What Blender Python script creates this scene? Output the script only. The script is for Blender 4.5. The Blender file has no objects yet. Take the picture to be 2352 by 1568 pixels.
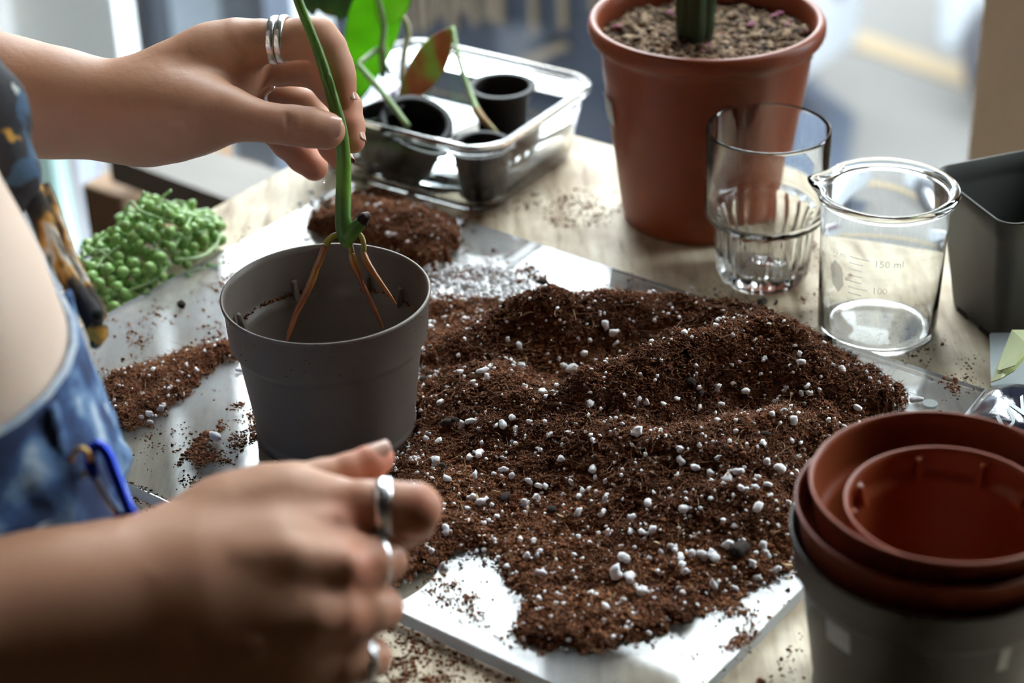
import bpy, bmesh, math, random
import numpy as np
from mathutils import Matrix, Vector
random.seed(7); RNG = np.random.RandomState(11)
sc = bpy.context.scene
TZ = 0.75                     # table top height above the room floor

# ------------------------------------------------------------------ camera
FPX, PITCH, ROLL, CH = 4500.0, math.radians(30.25), math.radians(-1.6), 0.50
_f = np.array([0, math.cos(PITCH), -math.sin(PITCH)])
_r0 = np.array([1, 0, 0.]); _u0 = np.array([0, math.sin(PITCH), math.cos(PITCH)])
_r = _r0*math.cos(ROLL)+_u0*math.sin(ROLL); _u = -_r0*math.sin(ROLL)+_u0*math.cos(ROLL)
CAM = np.array([0, 0, TZ+CH])
cd = bpy.data.cameras.new('camera'); cam = bpy.data.objects.new('camera', cd); sc.collection.objects.link(cam)
m = Matrix(((_r[0], _u[0], -_f[0], CAM[0]), (_r[1], _u[1], -_f[1], CAM[1]), (_r[2], _u[2], -_f[2], CAM[2]), (0, 0, 0, 1)))
cam.matrix_world = m
cd.sensor_width = 36; cd.lens = FPX/2352*36; cd.clip_start = .02; cd.clip_end = 200
cd.dof.use_dof = True; cd.dof.focus_distance = 0.885; cd.dof.aperture_fstop = 6.0; cd.dof.aperture_blades = 7
sc.camera = cam
# ------------------------------------------------------------------ sky and exposure
w = bpy.data.worlds.new('sky'); sc.world = w; w.use_nodes = True
nt = w.node_tree; bg = nt.nodes['Background']
bg.inputs[0].default_value = (.88, .94, 1, 1); bg.inputs[1].default_value = 17.0
sc.view_settings.view_transform = 'Standard'; sc.view_settings.look = 'None'; sc.view_settings.gamma = 1
sc.view_settings.exposure = 0.28; sc.view_settings.use_curve_mapping = False

# pixel (2352x1568) + height over the table, or + distance, to a point in the room
def ray(x, y): return _f+_r*(x-1176)/FPX-_u*(y-784)/FPX
def at(x, y, z=0.):
    d = ray(x, y); return CAM+d*((z+TZ-CAM[2])/d[2])
def dp(x, y, D): return CAM+ray(x, y)*D
TH = math.radians(-36.3)
U = np.array([math.cos(TH), math.sin(TH), 0]); W = np.array([-math.sin(TH), math.cos(TH), 0])
def uw(a, b, z): return U*a+W*b+np.array([0, 0, z])       # room axes, z over the floor
Z3 = np.array([0, 0, 1.])
def nrm(v): v = np.asarray(v, float); return v/np.linalg.norm(v)

# ------------------------------------------------------------------ materials
def mat(name, col, rough=.5, col2=None, scale=20., stretch=None, detail=4, bump=0., bscale=None, metal=0., trans=0., ior=1.45,
        sss=0., spec=None, ramp=(.35, .65), coat=0., alpha=None, attr=None, srad=.004, bdist=.001, emis=None):
    M = bpy.data.materials.new(name); M.use_nodes = True; n = M.node_tree.nodes; L = M.node_tree.links
    b = n['Principled BSDF']; b.inputs['Base Color'].default_value = (*col, 1); b.inputs['Roughness'].default_value = rough
    b.inputs['Metallic'].default_value = metal; b.inputs['IOR'].default_value = ior
    b.inputs['Transmission Weight'].default_value = trans
    if spec is not None: b.inputs['Specular IOR Level'].default_value = spec
    if coat: b.inputs['Coat Weight'].default_value = coat; b.inputs['Coat Roughness'].default_value = .08
    if alpha is not None: b.inputs['Alpha'].default_value = alpha
    if sss:
        b.inputs['Subsurface Weight'].default_value = sss; b.inputs['Subsurface Radius'].default_value = (1, .35, .2)
        b.inputs['Subsurface Scale'].default_value = srad
    tc = n.new('ShaderNodeTexCoord'); mp = n.new('ShaderNodeMapping'); L.new(tc.outputs['Object'], mp.inputs[0])
    if stretch: mp.inputs['Scale'].default_value = stretch[0]; mp.inputs['Rotation'].default_value = stretch[1]
    if col2 is not None:
        if attr:
            t = n.new('ShaderNodeAttribute'); t.attribute_name = attr; fac = t.outputs['Fac']
        else:
            t = n.new('ShaderNodeTexNoise'); t.inputs['Scale'].default_value = scale; t.inputs['Detail'].default_value = detail
            L.new(mp.outputs[0], t.inputs['Vector']); fac = t.outputs['Fac']
        r = n.new('ShaderNodeValToRGB'); cols = [col]+(list(col2) if isinstance(col2[0], (tuple, list)) else [col2])
        e = r.color_ramp.elements; e[0].position = ramp[0]; e[0].color = (*cols[0], 1); e[1].position = ramp[1]; e[1].color = (*cols[-1], 1)
        for i, c in enumerate(cols[1:-1]):
            q = e.new(ramp[0]+(ramp[1]-ramp[0])*(i+1)/(len(cols)-1)); q.color = (*c, 1)
        L.new(fac, r.inputs[0]); L.new(r.outputs[0], b.inputs['Base Color'])
    if bump:
        t2 = n.new('ShaderNodeTexNoise'); t2.inputs['Scale'].default_value = bscale or scale; t2.inputs['Detail'].default_value = 5
        L.new(mp.outputs[0], t2.inputs['Vector'])
        bp = n.new('ShaderNodeBump'); bp.inputs['Strength'].default_value = bump; bp.inputs['Distance'].default_value = bdist
        L.new(t2.outputs['Fac'], bp.inputs['Height']); L.new(bp.outputs[0], b.inputs['Normal'])
    return M
def leafy(M, k=.45, t=(1.3, 1.6, .6)):                      # lets daylight through the blade
    n = M.node_tree.nodes; L = M.node_tree.links; b = n['Principled BSDF']; out = [q for q in n if q.type == 'OUTPUT_MATERIAL'][0]
    tr = n.new('ShaderNodeBsdfTranslucent'); ms = n.new('ShaderNodeMixShader'); ms.inputs[0].default_value = k
    src = b.inputs['Base Color'].links[0].from_socket if b.inputs['Base Color'].links else None
    if src: L.new(src, tr.inputs[0])
    else: tr.inputs[0].default_value = b.inputs['Base Color'].default_value
    L.new(b.outputs[0], ms.inputs[1]); L.new(tr.outputs[0], ms.inputs[2]); L.new(ms.outputs[0], out.inputs[0]); return M
def pane_mat(name, tint=(.97, .99, .98), ior=1.5):           # thin window glass
    M = bpy.data.materials.new(name); M.use_nodes = True; n = M.node_tree.nodes; L = M.node_tree.links; n.clear()
    o = n.new('ShaderNodeOutputMaterial'); mx = n.new('ShaderNodeMixShader'); fr = n.new('ShaderNodeFresnel')
    ge = n.new('ShaderNodeNewGeometry'); mr = n.new('ShaderNodeMapRange'); mr.inputs['To Min'].default_value = ior; mr.inputs['To Max'].default_value = 1/ior; L.new(ge.outputs['Backfacing'], mr.inputs['Value']); L.new(mr.outputs[0], fr.inputs[0])
    t = n.new('ShaderNodeBsdfTransparent'); t.inputs[0].default_value = (*tint, 1); g = n.new('ShaderNodeBsdfGlossy'); g.inputs['Roughness'].default_value = .02
    L.new(fr.outputs[0], mx.inputs[0]); L.new(t.outputs[0], mx.inputs[1]); L.new(g.outputs[0], mx.inputs[2]); L.new(mx.outputs[0], o.inputs[0])
    return M

# ------------------------------------------------------------------ object helpers
def tag(o, label=None, cat=None, group=None, kind=None):
    if label: o['label'] = label
    if cat: o['category'] = cat
    if group: o['group'] = group
    if kind: o['kind'] = kind
    return o
def mk(name, v, f, mt=None, parent=None, org=None, smooth=True, attr=None, data=None):
    v = np.asarray(v, float)
    if parent is not None: base = np.array(parent['_o'])
    else:
        base = np.asarray(org, float) if org is not None else np.array([(v[:, 0].min()+v[:, 0].max())/2, (v[:, 1].min()+v[:, 1].max())/2, v[:, 2].min()])
    me = bpy.data.meshes.new(name); lv = v-(np.array(org) if (parent is not None and org is not None) else base)
    if isinstance(f, np.ndarray):
        nf, k = f.shape; me.vertices.add(len(v)); me.vertices.foreach_set('co', lv.astype(np.float32).ravel())
        me.loops.add(nf*k); me.loops.foreach_set('vertex_index', f.astype(np.int32).ravel())
        me.polygons.add(nf); me.polygons.foreach_set('loop_start', (np.arange(nf)*k).astype(np.int32)); me.update(calc_edges=True)
    else: me.from_pydata([tuple(p) for p in lv], [], [tuple(q) for q in f]); me.update()
    if smooth: me.polygons.foreach_set('use_smooth', np.ones(len(me.polygons), dtype=bool))
    if attr is not None:
        for k_, a in attr.items():
            q = me.attributes.new(k_, 'FLOAT', 'POINT'); q.data.foreach_set('value', np.asarray(a, np.float32))
    if mt: me.materials.append(mt)
    o = bpy.data.objects.new(name, me); sc.collection.objects.link(o)
    if parent is not None:
        o.parent = parent; o.location = (np.array(org)-np.array(parent['_o'])) if org is not None else (0, 0, 0)
        o['_o'] = list(np.array(org, float) if org is not None else base)
    else: o.location = base; o['_o'] = list(base)
    return o
def empty(name, p):
    o = bpy.data.objects.new(name, None); sc.collection.objects.link(o); o.location = p; o['_o'] = [float(q) for q in p]; o.empty_display_size = .02
    return o
def outward(o):
    bm = bmesh.new(); bm.from_mesh(o.data); bmesh.ops.remove_doubles(bm, verts=bm.verts, dist=.00003); bmesh.ops.holes_fill(bm, edges=bm.edges, sides=0); bmesh.ops.recalc_face_normals(bm, faces=bm.faces)
    if bm.calc_volume(signed=True) < 0: bmesh.ops.reverse_faces(bm, faces=bm.faces)
    bm.to_mesh(o.data); bm.free(); return o
class G:                                                    # collects several shapes into one mesh
    def __init__(s): s.v = []; s.f = []; s.n = 0
    def add(s, vf):
        v, f = vf; v = np.asarray(v, float); s.v.append(v); s.f += [tuple(int(i)+s.n for i in q) for q in f]; s.n += len(v); return s
    def get(s): return np.vstack(s.v), s.f
def bevel(o, wd, seg=2):
    b = o.modifiers.new('bevel', 'BEVEL'); b.width = wd; b.segments = seg; b.limit_method = 'ANGLE'; return o
BF = [(0, 3, 2, 1), (4, 5, 6, 7), (0, 1, 5, 4), (1, 2, 6, 5), (2, 3, 7, 6), (3, 0, 4, 7)]
def prism(base, top):                                       # two loops of equal length
    b = np.asarray(base, float); t = np.asarray(top, float); n = len(b)
    f = [tuple(range(n-1, -1, -1)), tuple(range(n, 2*n))]+[(i, (i+1) % n, n+(i+1) % n, n+i) for i in range(n)]
    return np.vstack([b, t]), f
def box(a0, a1, b0, b1, z0, z1):                            # box in room axes
    P = lambda a, b, z: uw(a, b, z)
    return prism([P(a0, b0, z0), P(a1, b0, z0), P(a1, b1, z0), P(a0, b1, z0)], [P(a0, b0, z1), P(a1, b0, z1), P(a1, b1, z1), P(a0, b1, z1)])
def frame_of(axis):
    a = nrm(axis); x = nrm(np.cross(a, [0, 0, 1.] if abs(a[2]) < .9 else [1., 0, 0])); y = np.cross(a, x); return x, y, a
def lathe(prof, c, seg=96, axis=None, close=True, rmod=None, closed=True):
    c = np.asarray(c, float); x, y, a = (np.array([1., 0, 0]), np.array([0, 1., 0]), Z3) if axis is None else frame_of(axis)
    th = np.arange(seg)/seg*2*math.pi; v = []; f = []
    for r, z in prof:
        rr = np.full(seg, float(r)) if rmod is None else rmod(r, z, th)
        v.append(c+np.outer(rr*np.cos(th), x)+np.outer(rr*np.sin(th), y)+a*z)
    n = len(prof); v = np.vstack(v)
    for i in range(n if closed else n-1):
        j = (i+1) % n
        for k in range(seg):
            l = (k+1) % seg
            f.append((i*seg+k, i*seg+l, j*seg+l, j*seg+k))
    return v, f
def solid_lathe(prof, c, seg=64, axis=None, rmod=None):      # profile from axis to axis, capped
    v, f = lathe(prof, c, seg, axis, rmod=rmod, closed=False); n = len(prof)
    f.append(tuple(range(seg-1, -1, -1))); f.append(tuple((n-1)*seg+k for k in range(seg)))
    return v, f
def catmull(P, n):
    P = np.asarray(P, float); P = np.vstack([2*P[0]-P[1], P, 2*P[-1]-P[-2]]); out = []
    for i in range(1, len(P)-2):
        for t in np.arange(n)/n:
            a, b, c_, d = P[i-1], P[i], P[i+1], P[i+2]
            out.append(.5*((2*b)+(c_-a)*t+(2*a-5*b+4*c_-d)*t*t+(3*b-a-3*c_+d)*t**3))
    out.append(P[-2]); return np.array(out)
def tube(pts, rad, seg=10, sub=6, flat=None, ends=True, rj=0.):
    P = np.asarray(pts, float); R_ = np.full(len(P), float(rad)) if np.isscalar(rad) else np.asarray(rad, float)
    if sub > 1 and len(P) > 1: Q = catmull(np.hstack([P, R_[:, None]]), sub); P, R_ = Q[:, :3], np.maximum(Q[:, 3], 1e-5)
    T = np.gradient(P, axis=0); T /= np.linalg.norm(T, axis=1)[:, None]+1e-12
    x = frame_of(T[0])[0]; v = []; f = []
    th = np.arange(seg)/seg*2*math.pi
    for i in range(len(P)):
        x = x-T[i]*(x@T[i]); x /= np.linalg.norm(x); y = np.cross(T[i], x)
        r = R_[i]*(1+rj*RNG.uniform(-1, 1, seg)) if rj else np.full(seg, R_[i])
        v.append(P[i]+np.outer(r*np.cos(th), x)+np.outer(r*np.sin(th)*(flat or 1), y))
    v = np.vstack(v)
    for i in range(len(P)-1):
        for k in range(seg):
            l = (k+1) % seg; f.append((i*seg+k, i*seg+l, (i+1)*seg+l, (i+1)*seg+k))
    if ends:
        f.append(tuple(range(seg-1, -1, -1))); f.append(tuple((len(P)-1)*seg+k for k in range(seg)))
    return v, f
def ico(sub):
    bm = bmesh.new(); bmesh.ops.create_icosphere(bm, subdivisions=sub, radius=1.0)
    v = np.array([q.co[:] for q in bm.verts]); f = np.array([[q.index for q in p.verts] for p in bm.faces]); bm.free(); return v, f
ICO1, ICO2, ICO3 = ico(1), ico(2), ico(3)
OCT = (np.array([[1, 0, 0], [-1, 0, 0], [0, 1, 0], [0, -1, 0], [0, 0, 1], [0, 0, -1.]]), np.array([[0, 2, 4], [2, 1, 4], [1, 3, 4], [3, 0, 4], [2, 0, 5], [1, 2, 5], [3, 1, 5], [0, 3, 5]]))
_vg = {}
def vn(x, y, scale, seed=0):                                # smooth value noise in -1..1
    if seed not in _vg: _vg[seed] = np.random.RandomState(seed+100).uniform(-1, 1, (128, 128))
    g = _vg[seed]; X = np.asarray(x)*scale+37.3; Y = np.asarray(y)*scale+61.7; i = np.floor(X).astype(int); j = np.floor(Y).astype(int)
    fx = X-i; fy = Y-j; fx = fx*fx*(3-2*fx); fy = fy*fy*(3-2*fy); q = lambda a, b: g[a % 128, b % 128]
    return (q(i, j)*(1-fx)+q(i+1, j)*fx)*(1-fy)+(q(i, j+1)*(1-fx)+q(i+1, j+1)*fx)*fy
def rotm(n):                                                # n random rotation matrices
    q = RNG.normal(size=(n, 4)); q /= np.linalg.norm(q, axis=1)[:, None]; a, b, c, d = q.T
    return np.array([[1-2*(c*c+d*d), 2*(b*c-a*d), 2*(b*d+a*c)], [2*(b*c+a*d), 1-2*(b*b+d*d), 2*(c*d-a*b)], [2*(b*d-a*c), 2*(c*d+a*b), 1-2*(b*b+c*c)]]).transpose(2, 0, 1)

# ------------------------------------------------------------------ distance-field surfaces (bodies, cloth)
def smin(a, b, k):
    h = np.clip(.5+.5*(b-a)/k, 0, 1); return b*(1-h)+a*h-k*h*(1-h)
class Field:
    def __init__(s, lo, hi, h):
        s.h = h; s.lo = np.array(lo); s.n = np.ceil((np.array(hi)-s.lo)/h).astype(int)+1
        s.ax = [s.lo[i]+np.arange(s.n[i])*h for i in range(3)]; s.d = np.full(s.n, .05, np.float32)
    def new(s): return np.full(s.n, .05, np.float32)
    def cap(s, D, a, ra, b, rb, k=.003, pad=.02):
        a = np.asarray(a); b = np.asarray(b); R_ = max(ra, rb)+pad
        i0 = np.clip(((np.minimum(a, b)-R_-s.lo)/s.h).astype(int), 0, s.n); i1 = np.clip(((np.maximum(a, b)+R_-s.lo)/s.h).astype(int)+2, 0, s.n)
        if (i1 <= i0).any(): return
        X, Y, Zz = np.meshgrid(*[s.ax[i][i0[i]:i1[i]].astype(np.float32) for i in range(3)], indexing='ij')
        ab = b-a; L2 = max(ab@ab, 1e-12); t = np.clip(((X-a[0])*ab[0]+(Y-a[1])*ab[1]+(Zz-a[2])*ab[2])/L2, 0, 1)
        d = np.sqrt((X-a[0]-t*ab[0])**2+(Y-a[1]-t*ab[1])**2+(Zz-a[2]-t*ab[2])**2)-(ra+(rb-ra)*t)
        sl = tuple(slice(i0[i], i1[i]) for i in range(3)); D[sl] = smin(D[sl], d, k)
    def cut(s, D, a, ra, b, rb, k=.001):                    # shallow groove
        E_ = s.new(); s.cap(E_, a, ra, b, rb, .0005, .006); D[:] = np.where(E_ < .01, -smin(-D, E_, k), D)
    def chain(s, D, P, k=.003):
        for (a, ra), (b, rb) in zip(P[:-1], P[1:]): s.cap(D, a, ra, b, rb, k)
    def column(s, D, c, prof):                              # elliptic trunk; rows: z, half width, half depth, shift
        X, Y, Zz = np.meshgrid(*[q.astype(np.float32) for q in s.ax], indexing='ij'); q = np.array(prof)
        a, b, sh = [np.interp(Zz, q[:, 0], q[:, i]).astype(np.float32) for i in (1, 2, 3)]
        u = (X-c[0])*U[0]+(Y-c[1])*U[1]; w_ = (X-c[0])*W[0]+(Y-c[1])*W[1]-sh
        d = (np.sqrt((u/a)**2+(w_/b)**2)-1)*np.minimum(a, b); d = np.maximum(d, np.maximum(q[0, 0]-Zz, Zz-q[-1, 0])); D[:] = smin(D, d, .015)
    def mesh(s, D, smooth=2):                               # surface nets
        S = D < 0; c = [S[i:S.shape[0]-1+i, j:S.shape[1]-1+j, k:S.shape[2]-1+k] for i in (0, 1) for j in (0, 1) for k in (0, 1)]
        cnt = sum(q.astype(np.int8) for q in c); act = (cnt > 0) & (cnt < 8); I = np.argwhere(act); idx = np.full(act.shape, -1, np.int64); idx[act] = np.arange(len(I))
        pos = np.zeros((len(I), 3)); num = np.zeros(len(I)); co = [np.array(q) for q in ((0, 0, 0), (1, 0, 0), (0, 1, 0), (1, 1, 0), (0, 0, 1), (1, 0, 1), (0, 1, 1), (1, 1, 1))]
        for e0 in range(8):
            for ax in range(3):
                o = co[e0]
                if o[ax]: continue
                p = I+o; q = p.copy(); q[:, ax] += 1
                d0 = D[p[:, 0], p[:, 1], p[:, 2]].astype(float); d1 = D[q[:, 0], q[:, 1], q[:, 2]].astype(float); mm = (d0 < 0) != (d1 < 0)
                t = np.where(mm, d0/(d0-d1+1e-12), 0); pt = p.astype(float); pt[:, ax] += t; pos[mm] += pt[mm]; num[mm] += 1
        pos /= num[:, None]; F = []
        for ax in range(3):
            a1, a2 = (ax+1) % 3, (ax+2) % 3; sh = [slice(None)]*3; s0 = list(sh); s1 = list(sh); s0[ax] = slice(0, -1); s1[ax] = slice(1, None)
            x0 = S[tuple(s0)]; x1 = S[tuple(s1)]; ch = np.argwhere(x0 != x1); ch = ch[(ch[:, a1] > 0) & (ch[:, a2] > 0) & (ch[:, a1] < S.shape[a1]-1) & (ch[:, a2] < S.shape[a2]-1)]
            ins = S[ch[:, 0], ch[:, 1], ch[:, 2]]
            def ci(da, db):
                q = ch.copy(); q[:, a1] += da; q[:, a2] += db; return idx[q[:, 0], q[:, 1], q[:, 2]]
            q = np.stack([ci(-1, -1), ci(0, -1), ci(0, 0), ci(-1, 0)], 1); q[~ins] = q[~ins][:, ::-1]; F.append(q)
        F = np.vstack(F); F = F[(F >= 0).all(1)]; v = s.lo+pos*s.h
        for _ in range(smooth):
            acc = np.zeros_like(v); n = np.zeros(len(v))
            for i in range(4):
                np.add.at(acc, F[:, i], v[F[:, (i+1) % 4]]); np.add.at(n, F[:, i], 1)
                np.add.at(acc, F[:, (i+1) % 4], v[F[:, i]]); np.add.at(n, F[:, (i+1) % 4], 1)
            v = v*.5+.5*acc/np.maximum(n, 1)[:, None]
        return v, F
# ================================================================== SETTING
M_wall = mat('wall_paint', (.82, .74, .62), .8, (.78, .7, .58), 6, bump=.1)
M_room = mat('room_paint', (.13, .10, .08), .9)
M_floor = mat('floor_boards', (.13, .085, .055), .6, (.2, .14, .09), 9, stretch=((1, 8, 1), (0, 0, TH)))
M_white = mat('white_frame', (.85, .9, .93), .5)
M_slate = mat('slate_frame', (.035, .045, .065), .4, (.05, .065, .09), 5)
M_black = mat('black_seal', (.015, .016, .02), .5)
A0, A1, B0, B1, WB = -2.3, 2.6, -2.2, 1.45, 1.35
def struct(name, vf, m): o = mk(name, *vf, m, smooth=False); o['kind'] = 'structure'; return o
struct('floor', box(A0, A1, B0, B1, -.1, 0), M_floor)
struct('ceiling', box(A0, A1, B0, B1, 2.55, 2.65), M_room)
struct('wall_back', box(A0, A1, B0-.1, B0, 0, 2.55), M_room)
struct('wall_left', box(A0-.1, A0, B0, B1, 0, 2.55), M_room)
struct('wall_right', box(A1, A1+.1, B0, B1, 0, 2.55), M_room)
WL, WR = -1.9, .25
struct('wall_front', (lambda g: g.get())(G().add(box(A0, WL, WB, B1, 0, 2.55)).add(box(WR, A1, WB, B1, 0, 2.55)).add(box(WL, WR, WB, B1, 0, .05)).add(box(WL, WR, WB, B1, 2.35, 2.55))), M_wall)
pc = dp(2236, 180, 1.33); pa = pc@U; pb = pc@W
pier = struct('wall_pier', box(pa, pa+.3, pb, WB, 0, 2.55), M_wall); bevel(pier, .004)
win = empty('window_1', uw(-.1, 1.40, .05)); win['kind'] = 'structure'
M_pane = pane_mat('window_glass')
mk('pane', *box(WL+.02, WR-.02, 1.398, 1.403, .07, 2.33), M_pane, win, smooth=False)
g = G()
for a in (WL, WR-.05): g.add(box(a, a+.05, 1.37, 1.43, .05, 2.35))
g.add(box(WL, WR, 1.37, 1.43, .05, .09)); g.add(box(WL, WR, 1.37, 1.43, 2.31, 2.35))
mk('window_frame', *g.get(), M_slate, win, smooth=False)
def hit(x, y, b):                                           # room-axes position on the plane W=b along a photo ray
    d = ray(x, y); t = b/(d@W); return d@U*t, CAM[2]+d[2]*t
def post(x0, x1, yy, b, dep, z0, z1): return box(hit(x0, yy, b)[0], hit(x1, yy, b)[0], b, b+dep, z0, z1)
g = struct('trim_1', post(322, 402, 170, 1.60, .05, -1, 2.5), M_slate); bevel(g, .004)
g = struct('trim_2', post(404, 520, 170, 1.60, .045, -1, .93), mat('white_post', (.24, .28, .33), .3)); bevel(g, .004)
g = struct('trim_3', post(521, 622, 170, 1.60, .05, -1, .95), M_slate); bevel(g, .004)
g = struct('trim_4', post(262, 322, 170, 1.58, .05, -1, 2.5), M_black)
b = struct('trim_5', post(28, 272, 80, 1.5, .03, hit(150, 262, 1.5)[1], 2.4), M_white); bevel(b, .004)
b = struct('trim_6', post(-260, 28, 80, 1.52, .03, hit(0, 250, 1.52)[1], 2.4), mat('pale_panel', (.88, .92, 1), .5)); bevel(b, .004)
# slim uprights beyond the left end of the table
for i, (x0, x1, c) in enumerate(((30, 92, (.05, .06, .07)), (92, 132, (.03, .09, .09)), (132, 160, (.5, .75, .8)), (160, 176, (.12, .09, .07)), (176, 204, (.4, .45, .55)))):
    o = struct('trim_%d' % (7+i), post(x0, x1, 470, 1.56+.004*i, .03, -1, hit(140, 290, 1.56)[1]), mat('upright_%d' % i, c, .35)); bevel(o, .003)
o = struct('trim_12', (lambda p: box(hit(1262, 200, 1.32)[0], hit(1572, 200, 1.32)[0], 1.29, 1.34, 1.56, 2.5))(0), M_slate)  # unseen post, added to give the acrylic sheet a dark reflection

# ---- outside: street some floors below, opposite houses, cars
GZ = -2.25
M_road = mat('road', (.042, .040, .038), .8, (.048, .046, .043), 1.2)
struct('street', prism([uw(-30, 1.6, GZ-.2), uw(40, 1.6, GZ-.2), uw(40, 45, GZ-.2), uw(-30, 45, GZ-.2)], [uw(-30, 1.6, GZ), uw(40, 1.6, GZ), uw(40, 45, GZ), uw(-30, 45, GZ)]), M_road)
def gp(x, y, z=GZ):
    d = ray(x, y); return CAM+d*((z-CAM[2])/d[2])
def strip(pts, h): b_ = [gp(*p) for p in pts]; return prism(b_, [p+Z3*h for p in b_])
struct('asphalt_car_shade', strip([(2190, 560), (1945, 405), (1965, 270), (1850, 170), (1700, 160), (600, 260), (600, 700), (2190, 900)], .01), mat('asphalt_car_shade', (.02, .026, .038), .9, (.028, .035, .048), 3, spec=.1))  # darker ground; the part by the near car paints in the shade beneath it
M_yel = mat('yellow_paint', (.10, .073, .04), .8)
struct('yellow_line', strip([(1300, -120), (1300, -160), (2300, 188), (2300, 232)], .012), M_yel)
M_car = mat('white_car_paint', (.16, .17, .185), .25, coat=.5); M_tyre = mat('tyre_rubber', (.02, .02, .025), .7); M_cglass = mat('car_glass', (.05, .03, .04), .1)
M_hub = mat('wheel_alloy', (.35, .36, .38), .35, metal=.8)
def car(corner, dirv, label):
    o = empty('car', corner); tag(o, label, 'car', 'cars parked at the kerb'); d = nrm(dirv); s = nrm(np.cross(Z3, d)); L_, Wd = 4.0, 1.7
    prof = [(0, .3), (0, .75), (.12, .92), (.75, 1.0), (1.05, 1.42), (2.7, 1.45), (3.25, .98), (3.95, .85), (4.0, .5), (3.95, .28),
            (3.75, .28), (3.67, .5), (3.4, .62), (3.13, .5), (3.05, .28), (.80, .28), (.72, .5), (.45, .62), (.18, .5), (.10, .28)]
    P = lambda x, z, t: corner+d*x+Z3*z+s*t
    b_ = mk('body', *prism([P(x, z, 0) for x, z in prof], [P(x, z, Wd) for x, z in prof]), M_car, o, smooth=False); bevel(b_, .05, 3)
    for t in (-.01, Wd-.01):
        mk('side_window', *prism([P(x, z, t) for x, z in ((.85, 1.02), (1.1, 1.36), (2.6, 1.38), (3.05, 1.02))], [P(x, z, t+.02) for x, z in ((.85, 1.02), (1.1, 1.36), (2.6, 1.38), (3.05, 1.02))]), M_cglass, o, smooth=False)
        for x in (.45, 3.4):
            wh = mk('wheel', *solid_lathe([(.0, 0), (.28, 0), (.31, .03), (.31, .17), (.28, .2), (0.0, .2)], P(x, .31, t-.02 if t < 0 else t-.17), 32, axis=s), M_tyre, o)
            mk('hub_cap', *solid_lathe([(.0, 0), (.19, 0), (.17, .02), (0, .03)], P(x, .31, t-.03 if t < 0 else t+.03), 24, axis=s), M_hub, wh)
    mk('tail_lamp', *prism([P(-.01, z, t) for z, t in ((.6, .05), (.6, .3), (.78, .3), (.78, .05))], [P(.04, z, t) for z, t in ((.6, .05), (.6, .3), (.78, .3), (.78, .05))]), M_cglass, o, smooth=False)
    return o
c1 = gp(1968, 250); car(c1, -U, 'white parked car, its end showing right of the big terracotta pot')
c2 = gp(2128, 262); car(c2+U*0, U, 'white parked car beside the beige wall edge, farther right')
# dark shop fascia below the window, with gilt strokes
o = empty('shop_fascia', uw(0, 2.0, .4)); tag(o, 'dark slate shop board with gold strokes outside, behind the glass dish', 'sign board')
a0 = hit(770, 150, 2.0)[0]; a1 = hit(1560, 150, 2.0)[0]
mk('board', *box(a0, a1, 2.0, 2.03, -.6, .72), mat('fascia_paint', (.005, .008, .014), .9, (.012, .015, .022), 4, spec=.1), o, smooth=False)
M_gold = mat('gilt', (.04, .03, .018), .7, spec=.2); gs = []
for i, x in enumerate(list(range(862, 1170, 26))+[1230, 1300, 1370]):
    hh = RNG.uniform(20, 75); xx = x+RNG.uniform(-5, 5); z1 = hit(xx, -20, 2.0)[1]; z0 = hit(xx, hh, 2.0)[1]; wv = RNG.uniform(5, 9)
    gs.append(mk('letter_stroke', *box(hit(xx-wv, 0, 2.0)[0], hit(xx+wv, 0, 2.0)[0], 1.992, 2.0, z0, z1), M_gold, o, smooth=False))
P_ = [hit(x, y, 2.0) for x, y in ((1180, 140), (1300, 92), (1312, 108), (1196, 158))]
mk('letter_stroke', *prism([uw(a, 1.992, z) for a, z in P_], [uw(a, 2.0, z) for a, z in P_]), M_gold, o, smooth=False)
# houses opposite
M_brick = mat('house_render', (.3, .27, .24), .9, (.36, .33, .3), 1.5); M_hw = mat('house_window', (.08, .1, .13), .15)
def house(a0, a1, b, z1, label, m):
    o = empty('terraced_house', uw((a0+a1)/2, b, GZ)); tag(o, label, 'building')
    mk('wall', *box(a0, a1, b, b+6, GZ, z1), m, o, smooth=False)
    z = GZ+1.2
    while z < z1-2:
        a = a0+1
        while a < a1-1.6:
            mk('window', *box(a, a+1.1, b-.03, b+.02, z, z+1.6), M_hw, o, smooth=False); a += 2.4
        z += 3
    mk('cornice', *box(a0-.1, a1+.1, b-.2, b, z1-.3, z1+.1), M_white, o, smooth=False); return o
aR = hit(1397, 655, 15.)[0]; aL = hit(430, 900, 15.)[0]
house(aR, aR+14, 15, 11.8, 'tall beige house across the street, mirrored dark in the acrylic sheet', M_brick)
house(aL-12, aL-1.5, 15, 10.5, 'taller grey house across the street to the left', mat('grey_render', (.22, .24, .28), .9))

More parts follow.
